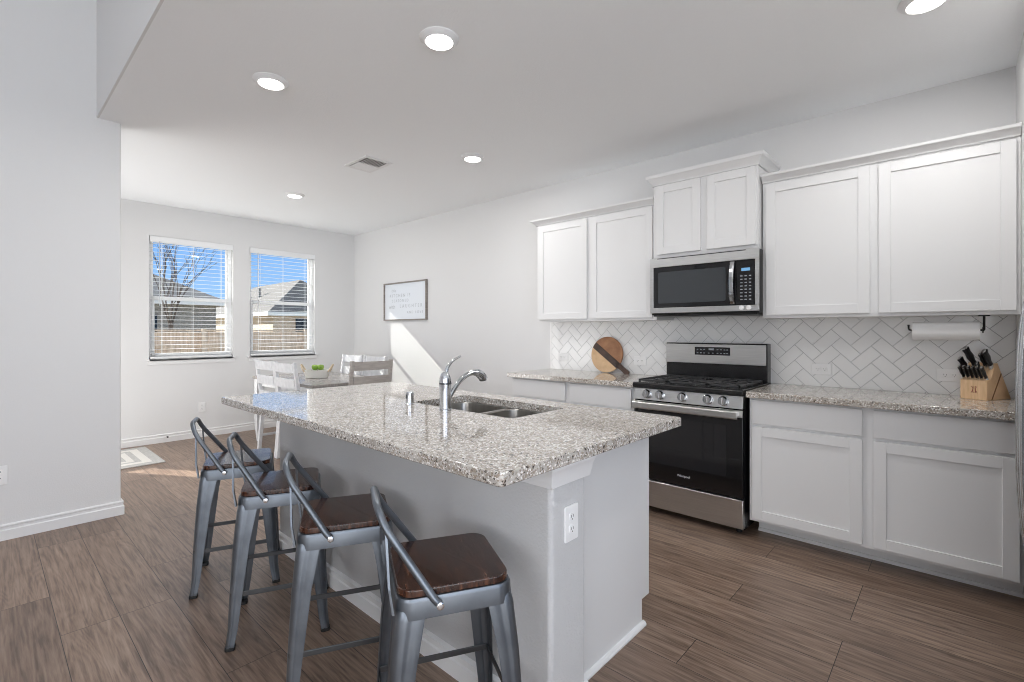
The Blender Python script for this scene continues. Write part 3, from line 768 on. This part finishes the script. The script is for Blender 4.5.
def faucet():
    r = thing('kitchen_faucet', 'chrome faucet with lever and curved spout on the island', 'faucet', (-1.785, 1.483, .914))
    b = bm_(); lathe(b, [(.030, 0), (.030, .004), (.027, .007), (.0265, .05), (.027, .095), (.0285, .125), (.027, .150), (.019, .172), (.008, .182)], n=32); obj('body', b, 'chrome', r, smooth=True)
    b = bm_(); lathe(b, [(.029, .122), (.0298, .124), (.0298, .127), (.029, .129)], n=32, close=False); obj('seam_ring', b, 'gundark', r, smooth=True)
    pts = [(0, .018, .050), (0, .045, .085), (0, .085, .128), (0, .130, .155), (0, .175, .167), (0, .215, .162), (0, .245, .140), (0, .250, .128)]
    P_ = rounded(pts, .03, 3)
    n = len(P_); rs = []
    for i in range(n):
        t = i/(n-1); rs.append(.012+.001*t if t < .55 else .013+.010*min(1, (t-.55)/.25))
    b = bm_(); tube(b, P_, rs, 16); obj('spout', b, 'chrome', r, smooth=True)
    b = bm_(); tube(b, [(0, .249, .1285), (0, .2505, .120)], .017, 16); obj('spray_head', b, 'gundark', r, smooth=True)
    b = bm_(); pts = rounded([(0, .004, .165), (0, .012, .200), (0, .045, .232), (0, .095, .250)], .04, 4); n = len(pts)
    tube(b, pts, [.0095-.0045*i/(n-1) for i in range(n)], 12); obj('lever', b, 'chrome', r, smooth=True)
faucet()
r = thing('soap_dispenser', 'short chrome cylinder cap beside the faucet on the island', 'dispenser', (-2.06, 1.478, .914))
b = bm_(); lathe(b, [(.023, 0), (.023, .003), (.0205, .005), (.0205, .058), (.0185, .062)], n=28); obj('cap', b, 'chrome', r, smooth=True)
b = bm_(); box(b, -.004, .004, -.0225, -.020, .03, .05); obj('vent_slot', b, 'darkslot', r)

# ------------------------------------------------------------------ bar stools
def make_stool():
    r = thing('bar_stool', '', 'stool', (0, 0, 0), 0, 'metal bar stools along the island')
    H = .600; hw = .158
    b = bm_(); P1 = rrect(-hw, hw, -hw, hw, .045, 6); P2 = rrect(-hw+.004, hw-.004, -hw+.004, hw-.004, .042, 6); P0 = rrect(-hw-.003, hw+.003, -hw-.003, hw+.003, .047, 6)
    loops(b, [[(p[0], p[1], z) for p in Q] for Q, z in ((P0, H-.052), (P1, H-.010), (P2, H-.002))], (False, True))
    obj('seat_frame', b, 'gun', r, smooth=True, solid=.003, shade_angle=32)
    b = bm_(); h2 = .152
    loops(b, [[(p[0], p[1], z) for p in rrect(-h2+i, h2-i, -h2+i, h2-i, .045-i*.5, 6)] for i, z in ((.003, H-.001), (0, H+.002), (0, H+.016), (.001, H+.0185), (.003, H+.020))])
    obj('seat_pad', b, 'pad', r, smooth=True, shade_angle=32)
    fw = .196; k0 = 0
    for sx in (-1, 1):
        for sy in (-1, 1):
            b = bm_(); R = []
            for (k, z, ww) in ((hw-.004, H-.030, .076), (hw+.002, H-.056, .074), (hw+.014, .42, .062), (hw+.026, .20, .047), (hw+.030, .075, .036), (hw+.035, .028, .032), (hw+.037, .012, .031)):
                rr = min(.022, ww*.4)
                sec = [(0-ww, 0), (-ww*.72, 0), (-ww*.62, -.0018), (-ww*.5, -.0018), (-ww*.42, 0), (-rr, 0), (-rr*.62, -rr*.08), (-rr*.3, -rr*.3), (-rr*.08, -rr*.62), (0, -rr), (0, -ww*.42), (-.0018, -ww*.5), (-.0018, -ww*.62), (0, -ww*.72), (0, -ww)]
                R.append([b.verts.new((sx*(k+p[0]), sy*(k+p[1]), z)) for p in sec])
            for a, c in zip(R, R[1:]):
                for i in range(len(a)-1): b.faces.new((a[i], a[i+1], c[i+1], c[i]))
            lg = obj('leg', b, 'gun', r, smooth=True, solid=.0028, shade_angle=50)
            b = bm_(); k = hw+.037
            x0, x1 = sorted((sx*(k-.034), sx*(k+.003))); y0, y1 = sorted((sy*(k-.034), sy*(k+.003)))
            loops(b, [[(p[0], p[1], z) for p in rrect(x0, x1, y0, y1, .010, 3)] for z in (0, .014)]); obj('foot_cap', b, 'rubber', lg, bevel=.002)
    zs = .215; k = hw+.020
    for (p, q) in (((-k, -k), (k, -k)), ((-k, k), (k, k)), ((-k, -k), (-k, k)), ((k, -k), (k, k))):
        b = bm_(); p = Vector((*p, zs)); q = Vector((*q, zs)); 
        dirx = abs(p.x-q.x) > .1
        if dirx: box(b, p.x, q.x, p.y-.003, p.y+.003, zs-.010, zs+.010)
        else: box(b, p.x-.003, p.x+.003, p.y, q.y, zs-.010, zs+.010)
        obj('stretcher', b, 'gundark', r, bevel=.002, seg=1)
    b = bm_()
    for s in (-1, 1):
        pts = [(-s*.15, -.15, H-.075), (-s*.06, -.06, H-.050), (0, 0, H-.044), (s*.06, .06, H-.050), (s*.15, .15, H-.075)]
        pts = rounded(pts, .04, 3); R = []
        for p in pts:
            n = Vector((1, -s*1.0, 0)).normalized()*.011
            R.append([(p+n)[:], (p+n+Vector((0, 0, .003)))[:], (p-n+Vector((0, 0, .003)))[:], (p-n)[:]])
        loops(b, R)
    obj('cross_brace', b, 'gundark', r)
    # backrest: bent round bar bolted to the sides, with a flat strap down to each rear corner
    bx_, by_, bz_ = hw+.014, -.050, H-.014
    tx, ty, tz = .088, -.200, .825
    path = [(bx_, by_, bz_), (bx_-.002, by_-.012, bz_+.012), (tx+.022, ty+.018, tz-.050), (tx-.008, ty, tz), (-tx+.008, ty, tz), (-tx-.022, ty+.018, tz-.050), (-bx_+.002, by_-.012, bz_+.012), (-bx_, by_, bz_)]
    b = bm_(); tube(b, rounded(path, .05, 7), .0105, 12); bk = obj('backrest_bar', b, 'gun', r, smooth=True)
    for s in (-1, 1):
        b = bm_(); lathe(b, [(.010, 0), (.010, .004), (.006, .006)], (0, 0, 0), 'x', 14)
        for v in b.verts: v.co = Vector((s*(bx_+.010+v.co.x), by_+v.co.y, bz_+v.co.z))
        obj('bolt', b, 'bolt', bk, smooth=True)
        b = bm_(); pts = [(s*(tx+.020), ty+.020, tz-.048), (s*(hw-.018), -hw-.016, H+.03), (s*(hw-.018), -hw-.006, H-.035)]
        R = []
        for i, p in enumerate(pts):
            p = Vector(p); hw2 = (.006, .009, .012)[i]
            R.append([(p.x-hw2, p.y-.003, p.z), (p.x+hw2, p.y-.003, p.z), (p.x+hw2, p.y+.003, p.z), (p.x-hw2, p.y+.003, p.z)])
        loops(b, R); st = obj('back_strap', b, 'gun', r)
        b = bm_(); lathe(b, [(.005, 0), (.005, -.003)], (s*(hw-.018), -hw-.008, H-.020), 'y', 10); obj('rivet', b, 'bolt', st)
    return r

def copy_tree(o, parent=None):
    c = o.copy(); C.objects.link(c)
    if parent: c.parent = parent
    for ch in o.children: copy_tree(ch, c)
    return c
stool0 = make_stool()
STOOLS = [(-2.817, .928, -22.5, 'farthest metal bar stool by the dining room, its seat shining pale blue'),
          (-2.249, .920, -26, 'second metal bar stool from the far end, its seat half pale blue and half dark'),
          (-1.692, .925, -28.2, 'third metal bar stool from the far end, with a dark plum-brown wooden seat'),
          (-1.108, .922, -28.5, 'nearest metal bar stool, its red-brown wood grain seat fully in view')]
kids = [stool0]+[copy_tree(stool0) for _ in range(3)]
for o, (x, y, a, lab) in zip(kids, STOOLS):
    o.location = (x, y, 0); o.rotation_euler = (0, 0, math.radians(a)); o['label'] = lab

# ------------------------------------------------------------------ dining corner
def table():
    r = thing('dining_table', 'grey-brown rectangular dining table behind the island with the fruit bowl on it', 'table')
    x0, x1, y0, y1 = -6.09, -4.60, 2.15, 3.06
    b = bm_(); box(b, x0, x1, y0, y1, .73, .76); obj('table_top', b, 'tabletop', r, bevel=.004)
    b = bm_()
    for (a, c, d_, e_) in ((x0+.1, x1-.1, y0+.05, y0+.07), (x0+.1, x1-.1, y1-.07, y1-.05), (x0+.05, x0+.07, y0+.1, y1-.1), (x1-.07, x1-.05, y0+.1, y1-.1)): box(b, a, c, d_, e_, .65, .73)
    obj('apron', b, 'whitewash', r)
    for px in (x0+.055, x1-.055):
        for py in (y0+.055, y1-.055):
            b = bm_()
            loops(b, [[(px-h, py-h, z), (px+h, py-h, z), (px+h, py+h, z), (px-h, py+h, z)] for h, z in ((.022, 0), (.040, .18), (.042, .60), (.042, .73))]); obj('leg', b, 'whitewash', r, bevel=.003)
table()
def make_chair():
    r = thing('dining_chair', '', 'chair', (0, 0, 0), 0, 'slat back dining chairs round the table')
    # faces +Y ; back at -Y
    w2 = .225
    for s in (-1, 1):
        b = bm_(); x = s*w2
        poly = [(-.235, 0), (-.200, .45), (-.212, .60), (-.262, .985), (-.230, .985), (-.176, .60), (-.160, .45), (-.200, 0)]
        prism(b, poly, 'x', x-.017, x+.017); obj('back_post', b, 'greywood' if False else 'whitewash', r, bevel=.003, seg=1)
        b = bm_(); box(b, x-.019, x+.019, .165, .203, 0, .44); obj('leg', b, 'whitewash', r, bevel=.003, seg=1)
    b = bm_(); prism(b, rrect(-.225, .225, -.175, .225, .02, 3), 'z', .44, .465); obj('seat', b, 'whitewash', r, bevel=.005)
    b = bm_(); box(b, -w2+.02, w2-.02, .175, .193, .385, .44); box(b, -w2+.02, w2-.02, -.185, -.168, .385, .44)
    for s in (-1, 1): box(b, s*w2-.009, s*w2+.009, -.16, .17, .385, .44)
    obj('apron', b, 'whitewash', r)
    def slat(z0, z1, nm='back_slat'):
        b = bm_(); R = []
        for k in range(9):
            t = k/8; x = -w2+.017+(2*w2-.034)*t; dz = lambda z: -.190-(z-.45)*.125
            bow = -.018*math.sin(PI*t)
            R.append([(x, dz(z0)+bow-.009, z0), (x, dz(z1)+bow-.009, z1), (x, dz(z1)+bow+.009, z1), (x, dz(z0)+bow+.009, z0)])
        loops(b, R); obj(nm, b, 'whitewash', r)
    slat(.885, .975); slat(.735, .825); slat(.60, .66)
    b = bm_(); box(b, -w2+.018, w2-.018, .178, .190, .20, .225); obj('stretcher', b, 'whitewash', r)
    for s in (-1, 1):
        b = bm_(); box(b, s*w2-.006, s*w2+.006, -.20, .17, .15, .175); obj('stretcher', b, 'whitewash', r)
    return r
c0 = make_chair()
CH = [(-5.33, 2.245, 0, 'pale dining chair on the island side of the table, left of the pair'),
      (-4.842, 2.245, 0, 'pale dining chair on the island side of the table, beside the fruit bowl'),
      (-5.72, 2.98, 180, 'pale dining chair on the wall side of the table, farther from the camera'),
      (-5.20, 2.98, 180, 'pale dining chair on the wall side of the table, behind the end chair'),
      (-4.70, 2.73, 90, 'grey-brown dining chair at the table end with its slatted back to the island')]
ks = [c0]+[copy_tree(c0) for _ in range(4)]
for o, (x, y, a, lab) in zip(ks, CH):
    o.location = (x, y, 0); o.rotation_euler = (0, 0, math.radians(a)); o['label'] = lab
for ch in ks[-1].children:       # the end chair is of darker grey-brown wood
    ch.data = ch.data.copy(); ch.data.materials.clear(); ch.data.materials.append(M['greywood'])

BX, BY, BA = -5.30, 2.55, math.radians(47)
r = thing('fruit_bowl', 'whitewashed oval bowl with two looped handles on the dining table', 'bowl', (BX, BY, .76), BA)
b = bm_()
def oval(a_, c_, z, n=32): return [(a_*math.cos(2*PI*k/n), c_*math.sin(2*PI*k/n), z) for k in range(n)]
loops(b, [oval(.115, .065, 0), oval(.125, .075, .006), oval(.140, .085, .085), oval(.142, .087, .090), oval(.134, .079, .090), oval(.118, .066, .018)], (True, True))
obj('bowl_body', b, 'bowl', r, smooth=True, shade_angle=50)
for s in (-1, 1):
    pts = [(s*(.128), -.035, .068), (s*.150, -.034, .105), (s*.170, -.018, .145), (s*.174, 0, .152), (s*.170, .018, .145), (s*.150, .034, .105), (s*.128, .035, .068)]
    b = bm_(); tube(b, rounded(pts, .02, 3), .008, 8); obj('handle', b, 'rope', r, smooth=True)
def apple(loc, lab, rot):
    r = thing('green_apple', lab, 'apple', loc, rot, 'green apples in the bowl')
    b = bm_(); lathe(b, [(.004, .052), (.012, .058), (.024, .060), (.034, .050), (.037, .036), (.033, .018), (.022, .004), (.008, .002)][::-1], n=20); obj('apple_body', b, 'apple', r, smooth=True, shade_angle=80)
    b = bm_(); tube(b, [(0, 0, .048), (.004, 0, .072)], .0015, 6); obj('stem', b, 'stem', r)
ca, sa = math.cos(BA), math.sin(BA)
for lx, ly, lz, lab in ((-.048, -.030, .022, 'green apple at the left end of the bowl'), (.012, -.032, .022, 'green apple low in the middle of the bowl, towards the camera'), (.062, .022, .022, 'green apple at the right end of the bowl'),
                        (-.022, .030, .022, 'green apple at the back of the bowl, towards the window'), (-.022, -.002, .088, 'green apple on top of the pile, left of its neighbour'), (.040, -.004, .088, 'green apple on top of the pile, right of its neighbour')):
    apple((BX+lx*ca-ly*sa, BY+lx*sa+ly*ca, .76+lz), lab, lx*40)

# framed sign on the wall
r = thing('wall_sign', 'white sign with faint grey lettering in a brown-grey frame beside the dining table', 'sign')
sx0, sx1, sz0, sz1 = -5.925, -4.965, 1.43, 1.945
b = bm_(); box(b, sx0+.01, sx1-.01, YW-.014, YW-.002, sz0+.01, sz1-.01); obj('sign_panel', b, 'board', r)
b = bm_(); f = .016
for (a, c, d_, e_) in ((sx0, sx1, sz0, sz0+f), (sx0, sx1, sz1-f, sz1), (sx0, sx0+f, sz0+f, sz1-f), (sx1-f, sx1, sz0+f, sz1-f)): box(b, a, c, YW-.034, YW-.001, d_, e_)
obj('frame', b, 'frame', r, bevel=.002)
for s, size, cx, cz, spc in (('this', .060, -5.70, 1.835, 1.2), ('KITCHEN IS', .062, -5.56, 1.765, 1.55), ('SEASONED', .055, -5.55, 1.695, 1.55), ('with', .085, -5.74, 1.615, 1.0), ('LAUGHTER', .066, -5.31, 1.620, 1.7), ('AND LOVE', .050, -5.22, 1.535, 1.6)):
    text_obj('lettering', s, size, 'greyink', (cx, YW-.0148, cz), (PI/2, 0, 0), r, spacing=spc)

# rug
r = thing('door_rug', 'pale grey rug with cream border bands on the floor behind the left wall', 'rug')
b = bm_(); prism(b, rrect(-6.62, -5.72, -.2, 1.225, .02, 3), 'z', 0, .010); obj('rug_field', b, 'rugA', r, bevel=.003)
b = bm_()
def band(i, w_):
    x0, x1, y0, y1 = -6.62+i, -5.72-i, -.2+i, 1.225-i
    for (a, c, d_, e_) in ((x0, x1, y0, y0+w_), (x0, x1, y1-w_, y1), (x0, x0+w_, y0+w_, y1-w_), (x1-w_, x1, y0+w_, y1-w_)): box(b, a, c, d_, e_, .009, .0115)
band(.09, .07); band(.21, .055); obj('border_bands', b, 'rugB', r)

# ------------------------------------------------------------------ things on the right counters
def board():
    # round board leaning on the tile, its handle pointing down to the right
    r = thing('cutting_board', 'round cutting board of light and dark wood leaning on the backsplash', 'cutting board', (-2.315, 3.775, .914))
    R_ = .160; t = .018; ang = math.radians(-35)
    def half(x): return x
    cx, cz = 0, .162
    def shape(lo, hi, n=26):
        """part of the disc between two lines parallel to the handle; offsets lo..hi across"""
        pts = []
        a0 = math.asin(max(-1, min(1, lo/R_))); a1 = math.asin(max(-1, min(1, hi/R_)))
        for k in range(n+1):
            a = a0+(a1-a0)*k/n; pts.append((R_*math.cos(a), R_*math.sin(a)))
        for k in range(n+1):
            a = a1+(a0-a1)*k/n; pts.append((-R_*math.cos(a), R_*math.sin(a)))
        return pts
    def place(pts): return [(cx+p[0]*math.cos(ang)-p[1]*math.sin(ang), cz+p[0]*math.sin(ang)+p[1]*math.cos(ang)) for p in pts]
    tilt = math.atan2(3.8285-3.775-.018, .32)
    def mk(name, pts, m, parent=r):
        b = bm_(); prism(b, place(pts), 'y', -t/2, t/2)
        for v in b.verts:
            v.co = Vector((v.co.x, v.co.y+v.co.z*math.sin(tilt)+.0, v.co.z*math.cos(tilt)+.001))
        return obj(name, b, m, parent, bevel=.002)
    mk('light_wood_half', shape(-R_, -.036), 'maple'); 
    mk('brown_wood_half', shape(.022, R_), 'acacia')
    mk('dark_stripe', shape(-.036, .022), 'walnut')
    mk('handle', [(R_-.03, -.030), (R_+.03, -.024), (R_+.105, -.026), (R_+.118, -.016), (R_+.118, .010), (R_+.105, .018), (R_+.03, .014), (R_-.03, .020)], 'walnut')
board()

def knife_block():
    A = math.radians(-27)
    r = thing('knife_block', 'light wooden knife block at the right end of the counter', 'knife block', (.119, 3.622, .914), A)
    # local: front-right corner at the origin, front face looks to -Y, body runs to -X (width) and +Y (depth)
    w_ = .118
    b = bm_(); prism(b, [(0, 0), (0, .106), (.038, .115), (.075, .195), (.098, .200), (.224, .004), (.224, 0)], 'x', -w_, 0)
    obj('block_body', b, 'block', r, bevel=.003)
    b = bm_()
    prism(b, [(.128, .1475), (.134, .1385), (.050, .004), (.040, .004)], 'x', -.0005, .0007); obj('side_groove', b, 'block_dark', r)
    b = bm_(); cx = -.055; 
    for s in (-1, 1):
        tube(b, [(cx+s*.004, -.0006, .066), (cx+s*.007, -.0006, .050), (cx+s*.004, -.0006, .036)], .0016, 6); tube(b, [(cx+s*.004, -.0006, .062), (cx+s*.013, -.0006, .072)], .0012, 6)
        tube(b, [(cx+s*.007, -.0006, .050), (cx+s*.014, -.0006, .036)], .0012, 6)
    lathe(b, [(.0022, -.0012), (.0022, .001)], (cx-.005, 0, .072), 'y', 8); lathe(b, [(.0022, -.0012), (.0022, .001)], (cx+.005, 0, .072), 'y', 8)
    obj('burnt_emblem', b, 'ink', r)
    Mx = Matrix.Translation((.119, 3.622, .914)) @ Matrix.Rotation(A, 4, 'Z')
    up = Vector((0, -.60, .80)).normalized()   # handles lean forward out of the slots
    def knife(name, lab, x, y, z, L, th, cat='knife', grp=None, steel=True, ux=0):
        p = Mx @ Vector((x, y, z)); d = (up+Vector((ux, 0, 0))).normalized()
        k = thing(name, lab, cat, p, A, grp)
        q = d.to_track_quat('Z', 'Y').to_matrix().to_4x4()
        b = bm_(); hw = th/2
        prof = [(hw*.9, .012), (hw*.8, .3*L), (hw*1.15, .55*L), (hw*.95, .8*L), (hw*1.15, .97*L), (hw*.6, L)]; capr = hw
        lp = [[(rr*.62*math.cos(2*PI*j/12), rr*1.25*math.sin(2*PI*j/12), h) for j in range(12)] for rr, h in prof]
        loops(b, lp); b.transform(q); obj('handle', b, 'handle', k, smooth=True, shade_angle=60)
        b = bm_(); lathe(b, [(hw*.95, -.012), (hw*.95, .013)], n=12); b.transform(q @ Matrix.Diagonal((.7, 1.3, 1, 1))); obj('bolster', b, 'bolt', k, smooth=True)
        b = bm_(); loops(b, [[(hw*.45*math.cos(2*PI*j/12), hw*1.0*math.sin(2*PI*j/12), h) for j in range(12)] for h in (L-.002, L+.004)]); b.transform(q); obj('end_cap', b, 'bolt', k, smooth=True)
        b = bm_(); box(b, -.001, .001, -hw*.8, hw*.8, -.05, -.011); b.transform(q); obj('blade', b, 'bolt', k)
    names = ['leftmost steak knife in the lower row of the knife block', 'second steak knife from the left in the lower row', 'third steak knife from the left in the lower row', 'third steak knife from the right in the lower row', 'second steak knife from the right in the lower row', 'rightmost steak knife in the lower row of the knife block']
    for i in range(6):
        knife('steak_knife', names[i], -.108+.0195*i, .022, .113, .082, .020, grp='black-handled steak knives in the block')
    big = [(-.104, .050, .143, .100, .027, 'black-handled knife at the upper left of the knife block, lower than its neighbour', -.10),
           (-.078, .066, .178, .125, .031, 'tallest black-handled knife in the upper row, second from the left', -.10),
           (-.048, .050, .143, .070, .024, 'short black-handled knife in the middle of the upper row', 0),
           (-.036, .068, .182, .085, .026, 'black-handled knife behind, second from the right of the upper row', .0),
           (-.014, .068, .182, .105, .032, 'rightmost thick black-handled knife in the upper row', .0)]
    for x, y, z, L, th, lab, ux in big: knife('kitchen_knife', lab, x, y, z, L, th, grp='large black-handled knives in the block', ux=ux)
knife_block()

r = thing('towel_holder', 'black metal paper towel holder under the right wall cabinet', 'holder')
zc, yc = 1.292, 3.62
b = bm_(); tube(b, rounded([(.108, yc, 1.371), (.108, yc, zc), (.085, yc, zc)], .004, 3), .0055, 10); obj('arm', b, 'blackmetal', r, smooth=True)
b = bm_(); lathe(b, [(.016, .101), (.016, .106)], (0, yc, zc), 'x', 20); obj('end_disc', b, 'blackmetal', r)
b = bm_(); tube(b, rounded([(.10, yc, zc), (-.205, yc, zc), (-.205, yc, zc+.028)], .012, 4), .0045, 10); lathe(b, [(.007, zc+.026), (.007, zc+.031)], (-.205, yc, 0), 'z', 12); obj('rod', b, 'blackmetal', r, smooth=True)
b = bm_(); box(b, .085, .131, yc-.02, yc+.02, 1.366, 1.372); obj('mount_plate', b, 'blackmetal', r)
b = bm_(); n = 40; pr = []
loops(b, [[(x, yc+rr*math.cos(2*PI*k/n), zc-.004+rr*math.sin(2*PI*k/n)) for k in range(n)] for rr, x in ((.0195, -.188), (.049, -.188), (.0505, -.184), (.0505, .088), (.049, .092), (.0195, .092), (.0195, -.188))], (False, False))
bmesh.ops.remove_doubles(b, verts=b.verts[:], dist=1e-6)
tag(obj('paper_towel_roll', b, 'paper', smooth=True, shade_angle=50), 'white paper towel roll on the black holder under the cabinet', 'paper towel')

# ------------------------------------------------------------------ outdoors, beyond the two windows
b = bm_(); box(b, -60, XW-.16, -30, 40, -.5, -.35); o = struct('ground_lawn', b, 'lawn')
r = thing('garden_fence', 'tan wooden board fence outside the breakfast windows', 'fence')
b = bm_(); random.seed(4); y = -1.0; zt = 1.27
while y < 9.5:
    t = random.uniform(-.006, .012); box(b, -13.02, -13.0, y, y+.135, -.35, zt+t); y += .14
obj('fence_boards', b, 'fence', r)
b = bm_()
for z in (.1, .95): box(b, -13.0, -12.955, -1, 9.5, z-.045, z+.045)
box(b, -13.04, -12.95, -1, 9.5, zt+.012, zt+.05)
obj('fence_rails', b, 'fence', r)
for py in (1.1, 3.5, 5.9, 8.3):
    b = bm_(); box(b, -12.955, -12.87, py-.045, py+.045, -.35, zt+.06); obj('fence_post', b, 'fence', r)

def hip_house(label, x0, x1, y0, y1, ze, pitch, wallm, roofm, ridge='y'):
    r = thing('neighbour_house', label, 'house')
    b = bm_(); box(b, x0+.35, x1-.35, y0+.35, y1-.35, -.35, ze); obj('walls', b, wallm, r)
    ov = 0; b = bm_()
    if ridge == 'y': w_ = (x1-x0)/2; top = [((x0+x1)/2, y0+w_), ((x0+x1)/2, y1-w_)]
    else: w_ = (y1-y0)/2; top = [(x0+w_, (y0+y1)/2), (x1-w_, (y0+y1)/2)]
    zt_ = ze+w_*pitch
    lo = [b.verts.new(p) for p in ((x0, y0, ze-.02), (x1, y0, ze-.02), (x1, y1, ze-.02), (x0, y1, ze-.02))]
    lo2 = [b.verts.new(p) for p in ((x0, y0, ze+.02), (x1, y0, ze+.02), (x1, y1, ze+.02), (x0, y1, ze+.02))]
    T = [b.verts.new((*p, zt_)) for p in top]
    b.faces.new(lo[::-1])
    for k in range(4): b.faces.new((lo[k], lo[(k+1) % 4], lo2[(k+1) % 4], lo2[k]))
    if ridge == 'y':
        b.faces.new((lo2[0], lo2[1], T[0])); b.faces.new((lo2[1], lo2[2], T[1], T[0])); b.faces.new((lo2[2], lo2[3], T[1])); b.faces.new((lo2[3], lo2[0], T[0], T[1]))
    else:
        b.faces.new((lo2[3], lo2[0], T[0])); b.faces.new((lo2[0], lo2[1], T[1], T[0])); b.faces.new((lo2[1], lo2[2], T[1])); b.faces.new((lo2[2], lo2[3], T[0], T[1]))
    obj('roof', b, roofm, r)
    b = bm_(); f = .16
    for (a, c, d_, e_) in ((x0, x1, y0-.02, y0+.02), (x0, x1, y1-.02, y1+.02), (x0-.02, x0+.02, y0, y1), (x1-.02, x1+.02, y0, y1)): box(b, a, c, d_, e_, ze-.16, ze+.03)
    obj('fascia', b, 'trim', r)
    return r, x1-.35
hA, fx = hip_house('grey-roofed brick house seen through the left window', -26.34, -22.0, -6, 6.84, 2.47, .54, 'siding', 'shingleA')
b = bm_(); box(b, fx, fx+.04, 3.4, 4.5, .6, 1.9); wn = obj('window', b, 'blackglass', hA)
hB, fx2 = hip_house('light-roofed house with pale fascia seen through the right window', -36, -24.0, 9.16, 14.7, 2.18, .70, 'tanbrick', 'shingleB', ridge='x')
b = bm_(); box(b, fx2, fx2+.04, 10.6, 11.9, .7, 1.9); obj('window', b, 'blackglass', hB)
for (vx, vy) in ((-29, 10.6), (-31, 10.2)):
    b = bm_(); lathe(b, [(.09, 2.6), (.09, 3.7)], (vx, vy, 0), n=10); obj('roof_vent', b, 'shingleA', hB)

def tree():
    r = thing('bare_tree', 'leafless tree with thin upright branches seen through the left window', 'tree', (-18.0, 3.95, -.35))
    random.seed(11)
    bt = bm_(); tube(bt, [(0, 0, 0), (.02, .01, 1.0), (0, .03, 1.9)], [.11, .085, .07], 8); obj('trunk', bt, 'bark', r, smooth=True)
    b = bm_()
    def grow(p, d, L, rad, lev):
        q = p+d*L*.5+Vector((random.uniform(-.04, .04), random.uniform(-.04, .04), 0)); e_ = p+d*L
        tube(b, [p, q, e_], [rad, rad*.8, rad*.6], 5)
        if lev == 0: return
        for k in range(2):
            s = p+(e_-p)*random.uniform(.45, 1.0)
            nd = (d+Vector((random.uniform(-.5, .5), random.uniform(-.5, .5), random.uniform(-.05, .35)))).normalized()
            grow(s, nd, L*random.uniform(.6, .85), rad*.6, lev-1)
    for k in range(7):
        a = 2*PI*k/7; grow(Vector((0, .03, 1.7)), Vector((.24*math.cos(a), .22*math.sin(a), 1)).normalized(), 1.35, .024, 4)
    obj('branches', b, 'bark', r)
tree()
